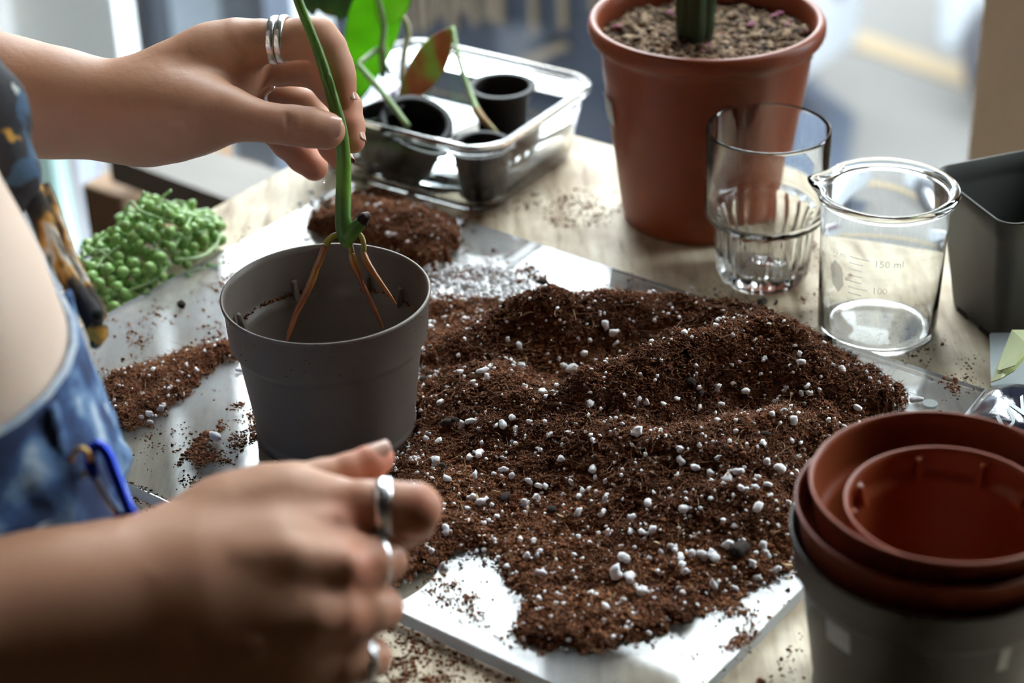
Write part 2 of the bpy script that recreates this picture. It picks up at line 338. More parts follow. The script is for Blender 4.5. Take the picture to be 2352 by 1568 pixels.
# left of the table: plank shelf and timber block
M_plank = mat('grey_plank', (.16, .148, .135), .7, (.2, .185, .17), 8)
q = [at(248, 356, -.13), at(690, 520, -.13), at(800, 440, -.13), at(330, 300, -.13)]
o = empty('plank_shelf', q[0]-Z3*(.62)); tag(o, 'low grey plank shelf beyond the string of pearls heap', 'shelf')
mk('shelf_board', *prism([p-Z3*.022 for p in q], q), M_plank, o, smooth=False)
for i in (0.25, .8):
    c = q[0]*(1-i)+q[1]*i; a, b_ = c@U, c@W; mk('support', *box(a, a+.03, b_+.03, b_+.09, 0, c[2]-.022), mat('shelf_leg', (.1, .07, .05), .7), o, smooth=False)
M_tan = mat('raw_timber', (.30, .19, .115), .7, (.25, .16, .1), 12)
c = at(246, 400, -.16); a, b_ = c@U, c@W
o = tag(mk('timber_block', *box(a-.022, a+.022, b_-.01, b_+.12, 0, TZ-.17), M_tan, smooth=False), 'raw timber upright end beside the grey plank shelf', 'timber'); bevel(o, .003)
c = at(380, 560, -.3); a, b_ = c@U+.12, c@W+.03
o = tag(mk('storage_crate', *(lambda g: g.get())(G().add(box(a-.12, a+.2, b_-.02, b_+.16, 0, .3)).add(box(a-.13, a+.21, b_-.03, b_-.02, .24, .31)).add(box(a-.13, a+.21, b_+.16, b_+.17, .24, .31))), mat('crate_brown', (.05, .035, .025), .7), smooth=False), 'dark brown crate on the floor under the plank shelf', 'crate'); bevel(o, .004)
o = tag(mk('grey_tin', *solid_lathe([(0, 0), (.03, 0), (.032, .004), (.032, .12), (.029, .125), (0, .125)], at(235, 520, -.3), 32), mat('grey_tin', (.3, .3, .33), .5)), 'grey tin in the shade under the plank shelf', 'tin')
o.location.z -= .15

# ================================================================== TABLE and ACRYLIC SHEET
M_wood = mat('plywood_top', (.30, .215, .13), .6, ((.60, .49, .34), (.76, .66, .49), (.86, .78, .62)), 14, stretch=((9, 1.2, 1), (0, 0, -TH)), detail=7, bump=.35, bscale=60, ramp=(.28, .72), bdist=.0006)
n = M_wood.node_tree.nodes; L = M_wood.node_tree.links; bs = n['Principled BSDF']; src = bs.inputs['Base Color'].links[0].from_socket
tc = [q for q in n if q.type == 'TEX_COORD'][0]
t3 = n.new('ShaderNodeTexNoise'); t3.inputs['Scale'].default_value = 22; t3.inputs['Detail'].default_value = 6; L.new(tc.outputs['Object'], t3.inputs['Vector'])
r3 = n.new('ShaderNodeValToRGB'); r3.color_ramp.elements[0].position = .40; r3.color_ramp.elements[0].color = (.62, .56, .5, 1); r3.color_ramp.elements[1].position = .54; r3.color_ramp.elements[1].color = (1, 1, 1, 1)
L.new(t3.outputs['Fac'], r3.inputs[0]); mx = n.new('ShaderNodeMix'); mx.data_type = 'RGBA'; mx.blend_type = 'MULTIPLY'; mx.inputs[0].default_value = .8
L.new(src, mx.inputs[6]); L.new(r3.outputs[0], mx.inputs[7]); L.new(mx.outputs[2], bs.inputs['Base Color'])
tcn = uw(-.06-.0, 0, 0); ca, cb = np.array([-.0564, 1.1767, 0])@U, .918
CA0 = ca; FW = .447
o = empty('work_table', uw(ca+.35, .68, 0)); tag(o, 'pale scuffed plywood worktable holding pots, glasses and soil', 'table')
t = mk('tabletop', *box(ca, ca+.95, FW, cb, TZ-.018, TZ), M_wood, o, smooth=False); bevel(t, .0015)
M_leg = mat('table_leg_wood', (.35, .27, .19), .6, (.45, .36, .26), 20)
for a in (ca+.05, ca+.88):
    for b_ in (FW+.03, cb-.07): mk('leg', *box(a, a+.04, b_, b_+.04, 0, TZ-.018), M_leg, o, smooth=False)
mk('apron', *box(ca+.05, ca+.92, cb-.06, cb-.045, TZ-.08, TZ-.018), M_leg, o, smooth=False)

AH = .0065
M_acr = mat('acrylic', (.97, .985, 1), .025, trans=1, ior=1.49)
n = M_acr.node_tree.nodes; L = M_acr.node_tree.links; bs = n['Principled BSDF']        # milky dust film
tn = n.new('ShaderNodeTexNoise'); tn.inputs['Scale'].default_value = 9; tn.inputs['Detail'].default_value = 8; tcn2 = [q for q in n if q.type == 'TEX_COORD'][0]; L.new(tcn2.outputs['Object'], tn.inputs['Vector'])
rr = n.new('ShaderNodeValToRGB'); rr.color_ramp.elements[0].position = .38; rr.color_ramp.elements[0].color = (.0, .0, .0, 1); rr.color_ramp.elements[1].position = .7; rr.color_ramp.elements[1].color = (.42, .42, .42, 1); L.new(tn.outputs['Fac'], rr.inputs[0])
df = n.new('ShaderNodeBsdfDiffuse'); df.inputs[0].default_value = (.62, .63, .66, 1); ms = n.new('ShaderNodeMixShader'); out = [q for q in n if q.type == 'OUTPUT_MATERIAL'][0]
L.new(rr.outputs[0], ms.inputs[0]); L.new(bs.outputs[0], ms.inputs[1]); L.new(df.outputs[0], ms.inputs[2]); L.new(ms.outputs[0], out.inputs[0])
BT, BR, BL, BFc = [at(*p) for p in ((803, 439), (2297, 916), (-146, 875), (1557, 1746))]
d1 = nrm(BR-BT); d2 = nrm(np.cross(Z3, d1)); Lx = .42; Ly = .297
bu = nrm((BR-BT)+(BFc-BL)); bv = np.cross(Z3, bu); c0 = (BT+BR+BL+BFc)/4
lo = min(((p-c0)@bu) for p in (BT, BL)); 
T_ = at(803, 441); TR_ = nrm(at(2297, 918)-T_); bu = nrm(TR_+.35*nrm(BFc-BL)); bv = np.cross(Z3, bu)
cs = [T_, T_+bu*.4085, T_+bu*.4085-bv*.292, T_-bv*.292]
zb = TZ+.0003
o = mk('acrylic_sheet', *prism([np.array([p[0], p[1], zb]) for p in cs[::-1]], [np.array([p[0], p[1], zb+AH]) for p in cs[::-1]]), M_acr, smooth=False); bevel(o, .0006)
M_edge = mat('sawn_acrylic_edge', (.93, .96, .97), .45, trans=.55, ior=1.49); o.data.materials.append(M_edge)
for p_ in o.data.polygons: p_.material_index = 1 if abs(p_.normal.z) < .5 else 0
tag(o, 'clear acrylic sheet lying on the table under the heap of soil', 'acrylic sheet'); SH = AH+.0005
# ================================================================== POTS AND GLASSES
M_grey = mat('taupe_plastic', (.148, .120, .098), .45, (.165, .135, .112), 40, bump=.12, bscale=900, bdist=.0002)
M_terra = mat('terracotta_plastic', (.24, .046, .013), .42, (.28, .056, .017), 30, bump=.1, bscale=700, bdist=.0002)
M_terra2 = mat('terracotta_plastic_dark', (.20, .038, .013), .38, (.23, .045, .016), 30)
M_soil = mat('potting_soil', (.045, .0145, .005), .9, ((.12, .041, .0145), (.235, .088, .036), (.36, .175, .08)), attr='v', ramp=(0., 1.), spec=.25)
M_soilg = mat('soil_ground', (.045, .0145, .005), .95, ((.12, .038, .013), (.21, .072, .026)), 420, ramp=(.35, .68), bump=.8, bscale=700, spec=.2)
M_fib = mat('coir_fibre', (.13, .040, .013), .7, ((.28, .105, .04), (.50, .33, .17)), attr='v', ramp=(0., 1.))
M_perl = mat('perlite', (.90, .90, .92), .8, (.95, .95, .97), 300, bump=.4, bscale=1200, bdist=.0003)
n = M_perl.node_tree.nodes; L = M_perl.node_tree.links; bs = n['Principled BSDF']; src = bs.inputs['Base Color'].links[0].from_socket
t3 = n.new('ShaderNodeTexNoise'); t3.inputs['Scale'].default_value = 650; L.new([q for q in n if q.type == 'TEX_COORD'][0].outputs['Object'], t3.inputs['Vector'])
r3 = n.new('ShaderNodeValToRGB'); e = r3.color_ramp.elements; e[0].position = .66; e[0].color = (1, 1, 1, 1); e[1].position = .71; e[1].color = (.3, .13, .06, 1); L.new(t3.outputs['Fac'], r3.inputs[0])
mx = n.new('ShaderNodeMix'); mx.data_type = 'RGBA'; mx.blend_type = 'MULTIPLY'; mx.inputs[0].default_value = 1; L.new(src, mx.inputs[6]); L.new(r3.outputs[0], mx.inputs[7]); L.new(mx.outputs[2], bs.inputs['Base Color'])
M_clay = mat('dark_clay', (.025, .016, .011), .85, (.06, .042, .032), 300, bump=.6, bscale=600)
M_chip = mat('pale_chip', (.42, .26, .12), .7, (.62, .46, .27), 200)
M_glass = mat('clear_glass', (.985, 1, .995), .0, trans=1, ior=1.48)
M_dish = mat('dish_glass', (.975, .99, .995), .0, trans=1, ior=1.47)
M_blk = mat('black_plastic', (.006, .006, .008), .55, spec=.35)
M_print = mat('white_print', (.62, .68, .7), .6)
M_steelblue = mat('beaker_print', (.9, .97, 1), .5, alpha=.42)

def crumbs(P, sz, vals=None, squash=.75, base=ICO1):
    v0, f0 = base; P = np.asarray(P); N = len(P); nv = len(v0); sz = np.broadcast_to(sz, N)
    R_ = rotm(N); j = RNG.uniform(.6, 1.25, (N, nv, 1)); st = RNG.uniform(.65, 1.3, (N, 1, 3))
    v = np.einsum('nij,nvj->nvi', R_, v0[None]*j*st)*sz[:, None, None]; v[:, :, 2] *= squash; v += P[:, None, :]
    f = (f0[None]+(np.arange(N)*nv)[:, None, None]).reshape(-1, 3); a = np.repeat(vals if vals is not None else RNG.uniform(0, 1, N), nv)
    return v.reshape(-1, 3), f, a
def fibres(P, ln, wd, vals=None, lift=.5, K=4):
    P = np.asarray(P); N = len(P); th = RNG.uniform(0, 2*math.pi, N); el = RNG.uniform(-.1, lift, N); cu = RNG.uniform(-1.2, 1.2, N); ln = np.broadcast_to(ln, N)*RNG.uniform(.5, 1.4, N)
    pts = np.zeros((N, K, 3)); p = P.copy()
    for k in range(K):
        pts[:, k] = p; t = th+cu*k/K*1.6; dz = np.sin(el)*(1-k/K*1.7)
        p = p+np.stack([np.cos(t)*np.cos(el), np.sin(t)*np.cos(el), dz], 1)*(ln/(K-1))[:, None]
    d = np.gradient(pts, axis=1); d /= np.linalg.norm(d, axis=2)[..., None]; s = np.cross(d, Z3); s /= np.linalg.norm(s, axis=2)[..., None]+1e-9; up = np.cross(s, d)
    wv = (np.broadcast_to(wd, N)[:, None]*np.array([.6, 1, .9, .3])[None])[..., None]
    ring = np.stack([pts+s*wv, pts+up*wv, pts-s*wv], 2)              # triangular section
    v = ring.reshape(-1, 3); F = []
    for k in range(K-1):
        for q in range(3):
            r_ = (q+1) % 3; F.append([k*3+q, k*3+r_, (k+1)*3+r_, (k+1)*3+q])
    f = (np.array(F)[None]+(np.arange(N)*K*3)[:, None, None]).reshape(-1, 4)
    return v, f, np.repeat(vals if vals is not None else RNG.uniform(0, 1, N), K*3)

def peg(c, r, z, ang, hgt=.009, wd=.0028, dep=.004):         # little fin on the inner ledge
    d = np.array([math.cos(ang), math.sin(ang), 0]); s = np.cross(Z3, d)
    P = lambda q, t, zz: c+d*(r-q)+s*t+Z3*(z+zz)
    return prism([P(0, -wd/2, 0), P(dep, -wd/2, 0), P(dep, wd/2, 0), P(0, wd/2, 0)], [P(0, -wd/2, hgt), P(dep*.35, -wd/4, hgt*.9), P(dep*.35, wd/4, hgt*.9), P(0, wd/2, hgt)])
def nursery_pot(c, rr, rb, h, m, label, group=None, pegs=(), band=.30, t=.0009, name='nursery_pot', axis=None, parts=True):
    rs = rb+(rr-rb)*(1-band)*.80; zs = h*(1-band); rc = rs+(rr-rs)*.5
    prof = [(0.0001, .003), (rb*.8, .003), (rb-.003, .0028), (rb-.0015, 0), (rb+.0004, 0), (rb+.0008, .0045), (rb+.0001, .0052), (rb+.0002, .006), (rs, zs-.002), (rs+.0006, zs-.0008), (rc, zs+.0012), (rc+.0008, zs+.003),
            (rr-.0006, h-.0022), (rr+.0004, h-.0018), (rr+.0006, h-.0006), (rr+.0001, h), (rr-.0008, h-.0003), (rr-.0014, h-.003),
            (rc-.0004, zs+.0042), (rs+.0006, zs+.0012), (rs-t, zs+.0003), (rs-t*1.6, zs-.003), (rb-t, .006), (rb-.003, .0042), (.0001, .0042)]
    o = empty(name, c); tag(o, label, 'plant pot', group)
    b = mk('shell', *lathe(prof, c, 128, axis, closed=False), m, o)
    for k, a in enumerate(pegs): mk('peg', *peg(np.asarray(c), rs+.0005, zs+.0005, a), m, o, smooth=False)
    return o, rs, zs

# --- the pot being planted
PC = at(776, 1010, 0)+Z3*SH
pot, prs, pzs = nursery_pot(PC, .0467, .0365, .0725, M_grey, 'taupe grey plastic pot under the roots of the held cutting', None, (2.02, 2.95, .72, 1.2), .33)
P0 = crumbs(PC+np.stack([RNG.uniform(-.022, .022, 260), RNG.uniform(-.022, .022, 260), RNG.uniform(.0045, .008, 260)], 1), RNG.uniform(.0006, .002, 260))
th = RNG.choice([2.05, 2.3, 2.5, 2.9, .7, 1.1], 170)+RNG.normal(0, .13, 170); rr_ = prs+RNG.uniform(.0003, .002, 170)
P1 = crumbs(PC+np.stack([rr_*np.cos(th), rr_*np.sin(th), pzs+.0016+RNG.uniform(0, .0012, 170)], 1), RNG.uniform(.0003, .0010, 170))
th = RNG.uniform(0, 2*math.pi, 120); zz = RNG.uniform(pzs+.004, .0725, 120); rr_ = .0450+(zz-pzs)*.06
P2 = crumbs(PC+np.stack([rr_*np.cos(th), rr_*np.sin(th), zz], 1), RNG.uniform(.00018, .0004, 120))
v = np.vstack([P0[0], P1[0], P2[0]]); f = np.vstack([P0[1], P1[1]+len(P0[0]), P2[1]+len(P0[0])+len(P1[0])])
o = mk('loose_soil', v, f, M_soil, pot, attr={'v': np.hstack([P0[2], P1[2], P2[2]])}, smooth=False); o['kind'] = 'stuff'

# --- big terracotta pot with a cactus
TC = at(1611, 484, 0); o, r_, z_ = None, None, None
big = empty('cactus_pot', TC); tag(big, 'large terracotta-coloured plastic pot holding a cactus behind the tumbler', 'plant pot')
prof = [(.0001, .003), (.040, .003), (.042, 0), (.0435, 0), (.0448, .003), (.0455, .006), (.058, .096), (.0590, .0985), (.0612, .100), (.0632, .1018), (.0643, .1045), (.0641, .1085), (.0628, .1105), (.0606, .1108), (.0590, .1095), (.0580, .1045), (.0572, .096), (.045, .008), (.0001, .008)]
prof = [(a, b*1.055) for a, b in prof]; mk('shell', *lathe(prof, TC, 160, closed=False), M_terra, big)
a0 = math.atan2(*(-(TC-CAM))[[1, 0]])-1.45                     # price label at the left edge
lb = []
for i in range(7):
    a = a0+.0+i*.055; lb.append(a)
R1, R2 = .0553, .0534
top = [TC+np.array([(R1+.0003)*math.cos(a), (R1+.0003)*math.sin(a), .076]) for a in lb]; bot = [TC+np.array([(R2+.0003)*math.cos(a), (R2+.0003)*math.sin(a), .0615]) for a in lb]
mk('label', np.array(top+bot), [(i, i+1, 7+i+1, 7+i) for i in range(6)], M_print, big)
N = 4200; q = np.sqrt(RNG.uniform(0, 1, N))*.0565; th = RNG.uniform(0, 6.283, N); bx, by = q*np.cos(th), q*np.sin(th)
zz = .1035+vn(bx, by, 60, 3)*.002+vn(bx, by, 160, 4)*.0012+RNG.uniform(-.001, .001, N)
M_bsoil = mat('bark_soil', (.035, .018, .011), .9, ((.12, .065, .035), (.26, .165, .095), (.38, .27, .17)), attr='v', ramp=(0., 1.))
v, f, a = crumbs(TC+np.stack([bx, by, zz], 1), RNG.uniform(.0009, .0032, N)); o = mk('bark_soil', v, f, M_bsoil, big, attr={'v': a}, smooth=False); o['kind'] = 'stuff'
mk('soil_base', *solid_lathe([(.0001, .096), (.0570, .096), (.0570, .1015), (.0001, .1035)], TC, 48), M_soilg, big)
M_pet = mat('dry_petal', (.25, .03, .1), .7, (.4, .08, .2), 200)
for x, y in ((1408, 50), (1425, 42), (1530, 18), (1545, 25), (1607, 103), (1613, 96), (1715, 48), (1722, 42), (1770, 25), (1785, 20), (1800, 45), (1808, 38), (1845, 62), (1620, 92)):
    p = at(x+8, y+10, .1065); v, f, a = crumbs([p], .0017+.0006*RNG.rand(), squash=.35, base=ICO2); mk('petal', v, f, M_pet, big)
# cactus: ribbed trunk leaving the frame
M_cac = mat('cactus_skin', (.012, .035, .016), .5, ((.02, .06, .025), (.035, .085, .035)), 90, stretch=((1, 1, .15), (0, 0, 0)), ramp=(.3, .7)); M_spine = mat('spine', (.6, .55, .42), .6)
CB = at(1594, 92, .104); CT = CB+np.array([.002, .002, 0]); cg = []
rib = lambda r, z, th: r*(1+.30*np.abs(np.cos(2.5*th+.6))**.8-.12)
v, f = solid_lathe([(.0001, 0), (.0075, .001), (.0092, .01), (.0096, .03), (.0100, .07), (.0102, .13), (.0098, .2), (.006, .213), (.0001, .216)], CB-Z3*.003, 80, rmod=rib)
cac = empty('cactus', CB); tag(cac, 'dark green ribbed cactus standing in the big terracotta pot', 'cactus'); mk('trunk', v, f, M_cac, cac)
k = 0
for i in range(5):
    a = (i*math.pi*2/5)-.6/2.5
    for zz in np.arange(.006, .2, .009):
        b = CB+np.array([math.cos(a), math.sin(a), 0])*.0110+Z3*zz
        for s_ in range(3):
            d = nrm([math.cos(a)+RNG.normal(0, .35), math.sin(a)+RNG.normal(0, .35), RNG.normal(0, .5)]); mk('spine', *tube([b, b+d*.0035], [.00025, .00004], 4, 1), M_spine, cac) if k < 250 else None; k += 1

# --- tumbler
GC = at(1750, 640, 0); K = 18
def gmod(r, z, th):
    r = np.full(len(th), float(r))
    if z < .0376:
        amt = .062*np.clip((z-.004)/.006, 0.25, 1)*np.clip((.0378-z)/.004, 0, 1)**.5; r = r*(1-amt*(1-np.abs(np.cos(K*th/2))**1.5))
    return r
gp_ = [(.0001, .0012), (.013, .0012), (.016, .0), (.0195, .0006), (.0228, .003), (.0243, .0065), (.0250, .012), (.0260, .024), (.0266, .032), (.0269, .0345), (.0276, .0352), (.0300, .0356), (.0312, .0366), (.0316, .0382), (.0317, .05), (.0319, .0812), (.0317, .0824), (.0311, .0829), (.0306, .0825), (.0304, .081), (.0302, .05), (.0294, .0405), (.0285, .0385), (.0262, .0372), (.0246, .036),
       (.0240, .032), (.0232, .02), (.0222, .012), (.0195, .009), (.012, .0078), (.0001, .0074)]
gp_ = [(a, b*1.06) for a, b in gp_]
o = empty('tumbler', GC); tag(o, 'stacking glass tumbler with fluted lower half, before the big terracotta pot', 'drinking glass')
outward(mk('glass_body', *lathe(gp_, GC, 240, rmod=gmod, closed=False), M_glass, o))

# --- measuring beaker
BC = at(2012, 755, 0); spa = math.atan2(*(at(1868, 400, .079)-at(2040, 423, .079))[[1, 0]])
def bmod(r, z, th):
    d = (th-spa+math.pi) % (2*math.pi)-math.pi; k = np.clip((z-.066)/.013, 0, 1)**2
    return r+.0045*k*np.exp(-(d/.17)**2)-.0012*k*np.exp(-((np.abs(d)-.42)/.16)**2)
bp_ = [(.0001, .0016), (.020, .0016), (.0235, .0012), (.0255, .0), (.0282, .0002), (.0294, .0018), (.0298, .005), (.0305, .04), (.0312, .0735), (.0318, .0755), (.0336, .0752), (.0350, .0765), (.0354, .0780), (.0350, .0792), (.0338, .0800), (.0324, .0801), (.0310, .0795), (.0302, .0780), (.0301, .0762), (.0303, .073), (.0296, .04), (.0289, .006), (.0280, .0032), (.022, .0026), (.0001, .0026)]
bk = empty('measuring_beaker', BC); tag(bk, 'clear measuring beaker with a spout and white graduation marks', 'beaker')
outward(mk('glass_body', *lathe(bp_, BC, 200, rmod=bmod, closed=False), M_glass, bk))
def wrap(name, v, f, r0, zc, ang, m, par):                   # lays flat print on the beaker wall
    v = np.asarray(v); a = ang+v[:, 0]/r0; rr = r0+.0003+(zc+v[:, 1]-.04)*.02
    return mk(name, np.stack([BC[0]+rr*np.cos(a), BC[1]+rr*np.sin(a), BC[2]+zc+v[:, 1]], 1), f, m, par, smooth=False)
def text_mesh(body, size, font=None):
    cu = bpy.data.curves.new('lettering', 'FONT'); cu.body = body; cu.size = size; cu.offset = size*.02 if size > .5 else 0; cu.resolution_u = 3; ob = bpy.data.objects.new('lettering', cu); sc.collection.objects.link(ob)
    dg = bpy.context.evaluated_depsgraph_get(); me = bpy.data.meshes.new_from_object(ob.evaluated_get(dg)); v = np.array([q.co[:] for q in me.vertices]); f = [tuple(p.vertices) for p in me.polygons]
    bpy.data.objects.remove(ob); bpy.data.curves.remove(cu); bpy.data.meshes.remove(me); return v, f
fa = math.atan2(*(-(BC-CAM))[[1, 0]])                        # angle of the wall nearest the viewer
def bar(name, x0, x1, z): wrap(name, [(x0+(x1-x0)*i/6, y, 0) for y in (-.00022, .00022) for i in range(7)], [(i, i+1, 8+i, 7+i) for i in range(6)], .0305, z, fa, M_steelblue, bk)
for i, z in enumerate(np.linspace(.0545, .0280, 9)): bar('graduation_mark', -.0155, -.0055 if i in (0, 5) else -.0085, z)
v, f = text_mesh('150 ml', .0052); v[:, 0] += -.0035; wrap('lettering', v, f, .0305, .0515, fa, M_steelblue, bk)
v, f = text_mesh('100', .0050); v[:, 0] += -.0035; wrap('lettering', v, f, .0305, .0368, fa, M_steelblue, bk)
v, f = text_mesh('150 ml', .0040); v[:, 0] += -.0285; wrap('lettering', v, f, .0305, .0525, fa, M_steelblue, bk)
hx = [(-.0245, .0045), (-.0195, .0015), (-.0182, -.0075), (-.0212, -.0125), (-.0252, -.0095), (-.0276, -.0005)]
wrap('hexagon_mark', [(x, y, 0) for x, y in hx], [(0, 1, 2, 3, 4, 5)], .0305, .0450, fa, M_steelblue, bk)

# --- square pot at the right
sq0 = at(2302, 516, .074); sq1 = at(2140, 392, .074); e1 = nrm(sq1-sq0); e2 = nrm(np.cross(e1, Z3)); e2 = e2 if e2[0] > 0 else -e2
sl = np.linalg.norm((sq1-sq0)[:2])+.006; cc = (sq0+sq1)/2+e2*sl/2; cc[2] = TZ
def rsq(c, e1, e2, hs, z, rad, n=6):
    out = []
    for sx, sy, a_ in ((1, 1, 0), (-1, 1, 90), (-1, -1, 180), (1, -1, 270)):
        for k in range(n+1):
            a = math.radians(a_+90*k/n); out.append(c+e1*(sx*(hs-rad)+rad*math.cos(a))+e2*(sy*(hs-rad)+rad*math.sin(a))+Z3*z)
    return np.array(out)
def loft(rings, cap0=True, cap1=True):
    n = len(rings[0]); v = np.vstack(rings); f = []
    for i in range(len(rings)-1):
        for k in range(n): l = (k+1) % n; f.append((i*n+k, i*n+l, (i+1)*n+l, (i+1)*n+k))
    if cap0: f.append(tuple(range(n-1, -1, -1)))
    if cap1: f.append(tuple((len(rings)-1)*n+k for k in range(n)))
    return v, f
hs = sl/2; M_olive = mat('olive_plastic', (.05, .052, .045), .45, (.06, .062, .054), 30)
o = empty('square_pot', cc); tag(o, 'dark olive square tapered plastic pot right of the beaker', 'plant pot')
hb = hs-.012
R_ = [rsq(cc, e1, e2, h_, z, r_) for h_, z, r_ in ((hb-.001, 0, .006), (hb, .001, .006), (hs-.003, .062, .009), (hs-.0015, .0635, .009), (hs, .0735, .010), (hs, .0742, .010), (hs-.0012, .0742, .009), (hs-.0015, .064, .009), (hs-.0042, .062, .008), (hb-.0015, .003, .005))]
mk('shell', *loft(R_), M_olive, o)
for t_ in (-1, 1): mk('drain_hole', *(lambda p: prism([p-e1*.005, p+e1*.005, p+e1*.005+e2*.004, p-e1*.005+e2*.004], [p-e1*.004+Z3*.005, p+e1*.004+Z3*.005, p+e1*.004+e2*.004+Z3*.005, p-e1*.004+e2*.004+Z3*.005]))(cc-e2*(hb+.0003)+e1*t_*hb*.45), M_blk, o, smooth=False)

# --- nested stack of pots, lower right
SC = at(2158, 1134, .094); SC[2] = TZ
def stackpot(c, rr, rb, h, zlift, m, label, pegs=(), band=.24): return nursery_pot(np.asarray(c)+Z3*zlift, rr, rb, h, m, label, 'nested pots at the lower right', pegs, band)
stackpot(SC+np.array([.000, .000, 0]), .0524, .040, .079, 0, M_olgrey if False else mat('olive_grey_plastic', (.036, .033, .026), .42, (.042, .039, .032), 20), 'grey-olive pot with a white label, outermost of the nested stack')
GP = bpy.data.objects['nursery_pot.001']
stackpot(SC+np.array([-.0003, .0003, 0]), .0508, .036, .078, .0125, M_terra2, 'terracotta-coloured pot, second from outside in the nested stack')
stackpot(SC+np.array([.0018, .0006, 0]), .0480, .034, .077, .0215, M_terra, 'terracotta-coloured pot, third from outside in the nested stack')
stackpot(SC+np.array([.0030, -.0045, 0]), .0372, .029, .050, .0430, M_terra, 'small terracotta-coloured pot, innermost of the nested stack', (2.6, 3.1, 1.7, 1.0, .4))
for x0, y0, wv, hv in ((1905, 1500, .0120, .0100), (2318, 1478, .004, .016)):
    p = SC; a = math.atan2(*(dp(x0, y0, .66)-SC)[[1, 0]]); a += -.31 if x0 < 2000 else .18; z_ = .052 if x0 < 2000 else .056; vv = []
    for j in (0, 1):
        for i in range(5):
            aa = a+(i/4-.5)*wv/.047; r1 = .0405+.125*(z_+(j-.5)*hv); vv.append(SC+np.array([r1*math.cos(aa), r1*math.sin(aa), z_+(j-.5)*hv]))
    mk('label', np.array(vv), [(i, i+1, 6+i, 5+i) for i in range(4)], M_print, GP)

# --- packaging pouch at the right edge
M_bag = mat('glossy_film', (.012, .014, .03), .16, (.02, .02, .035), 30, bump=.5, bscale=38, bdist=.004, coat=.6)
M_strip = mat('green_film', (.55, .6, .30), .35, (.62, .66, .38), 20); M_card = mat('milky_card', (.42, .47, .48), .4)
E_ = [at(2276, 878, .012), at(2195, 1010, .006), at(2330, 1120, .004), at(2520, 1010, .006), at(2560, 900, .012), at(2440, 800, .016)]
bagc = sum(E_)/6; bag = empty('packaging_pouch', np.array([bagc[0], bagc[1], TZ+SH])); tag(bag, 'glossy dark plastic pouch with white lettering by the nested pots', 'packaging')
nx, ny = 40, 32; V_ = []
q00, q10, q01, q11 = at(2180, 1030, .006), at(2276, 878, .012), at(2380, 1190, .004), at(2560, 960, .012)
for i in range(nx+1):
    for j in range(ny+1):
        a, b = i/nx, j/ny; p = (q00*(1-a)+q10*a)*(1-b)+(q01*(1-a)+q11*a)*b; ed = (math.sin(math.pi*min(1, a*1.0))*math.sin(math.pi*b))**.5
        p = np.array([p[0], p[1], TZ+SH+.003+.02*ed+.0012*float(vn(p[0], p[1], 90, 5))*ed]); V_.append(p)
Fq = [(i*(ny+1)+j, (i+1)*(ny+1)+j, (i+1)*(ny+1)+j+1, i*(ny+1)+j+1) for i in range(nx) for j in range(ny)]
top = np.array(V_); botv = top.copy(); botv[:, 2] = TZ+SH+.001; nn = len(top)
bd = [(0, j) for j in range(ny)]+[(i, ny) for i in range(nx)]+[(nx, j) for j in range(ny, 0, -1)]+[(i, 0) for i in range(nx, 0, -1)]; bi = [i*(ny+1)+j for i, j in bd]
F2 = Fq+[tuple(q+nn for q in f[::-1]) for f in Fq]+[(bi[k], bi[(k+1) % len(bi)], bi[(k+1) % len(bi)]+nn, bi[k]+nn) for k in range(len(bi))]
mk('pouch_body', np.vstack([top, botv]), F2, M_bag, bag)
from mathutils.bvhtree import BVHTree
bvh = BVHTree.FromPolygons([tuple(p) for p in top], Fq)
def onbag(px_list, faces, name, m):
    v = []
    for x, y in px_list:
        d = ray(x, y); h = bvh.ray_cast(Vector(CAM), Vector(d)); v.append(np.array(h[0])-nrm(d)*.0006 if h[0] is not None else at(x, y, .014))
    mk(name, np.array(v), faces, m, bag, smooth=False)
def letter(body, x, y, size, ang):                           # flat print following the film
    v, f = text_mesh(body, 1.0); ca_, sa_ = math.cos(ang), math.sin(ang)
    X = v[:, 0]*size; Y = v[:, 1]*size*.95; onbag(list(zip(x+X*ca_+Y*sa_*.75, y-X*-sa_-Y*ca_)), f, 'lettering', M_print)
letter('U', 2303, 992, 62, -.62); letter('V', 2336, 962, 62, -.62)
# folded green strip over a milky card
G_ = lambda *p: [at(x, y, z) for x, y, z in p]
q = G_((2275, 877, .020), (2324, 757, .030), (2352, 757, .030), (2400, 770, .030), (2330, 850, .026), (2300, 868, .024))
mk('tear_strip', *prism([p-Z3*.0006 for p in q], q), M_strip, bag, smooth=False)
q2 = G_((2324, 757, .0305), (2360, 790, .033), (2332, 838, .0300), (2296, 850, .0250), (2290, 848, .0245))
mk('tear_strip', *prism([p-Z3*.0005 for p in q2], q2), mat('green_film_inside', (.42, .47, .2), .4), bag, smooth=False)
q = G_((2273, 768, .010), (2277, 764, .010), (2420, 762, .010), (2420, 900, .008), (2277, 900, .008))
o = mk('milky_card', *prism([p-Z3*.0008 for p in q], q), M_card, smooth=False); tag(o, 'milky plastic card with rounded corner behind the dark pouch', 'card')
q = G_((2212, 955, .0075), (2262, 893, .0075), (2310, 900, .0075), (2300, 985, .0075))
mk('clear_flap', *prism([p-Z3*.0004 for p in q], q), mat('clear_film', (.7, .74, .75), .25, trans=.5), bag, smooth=False)

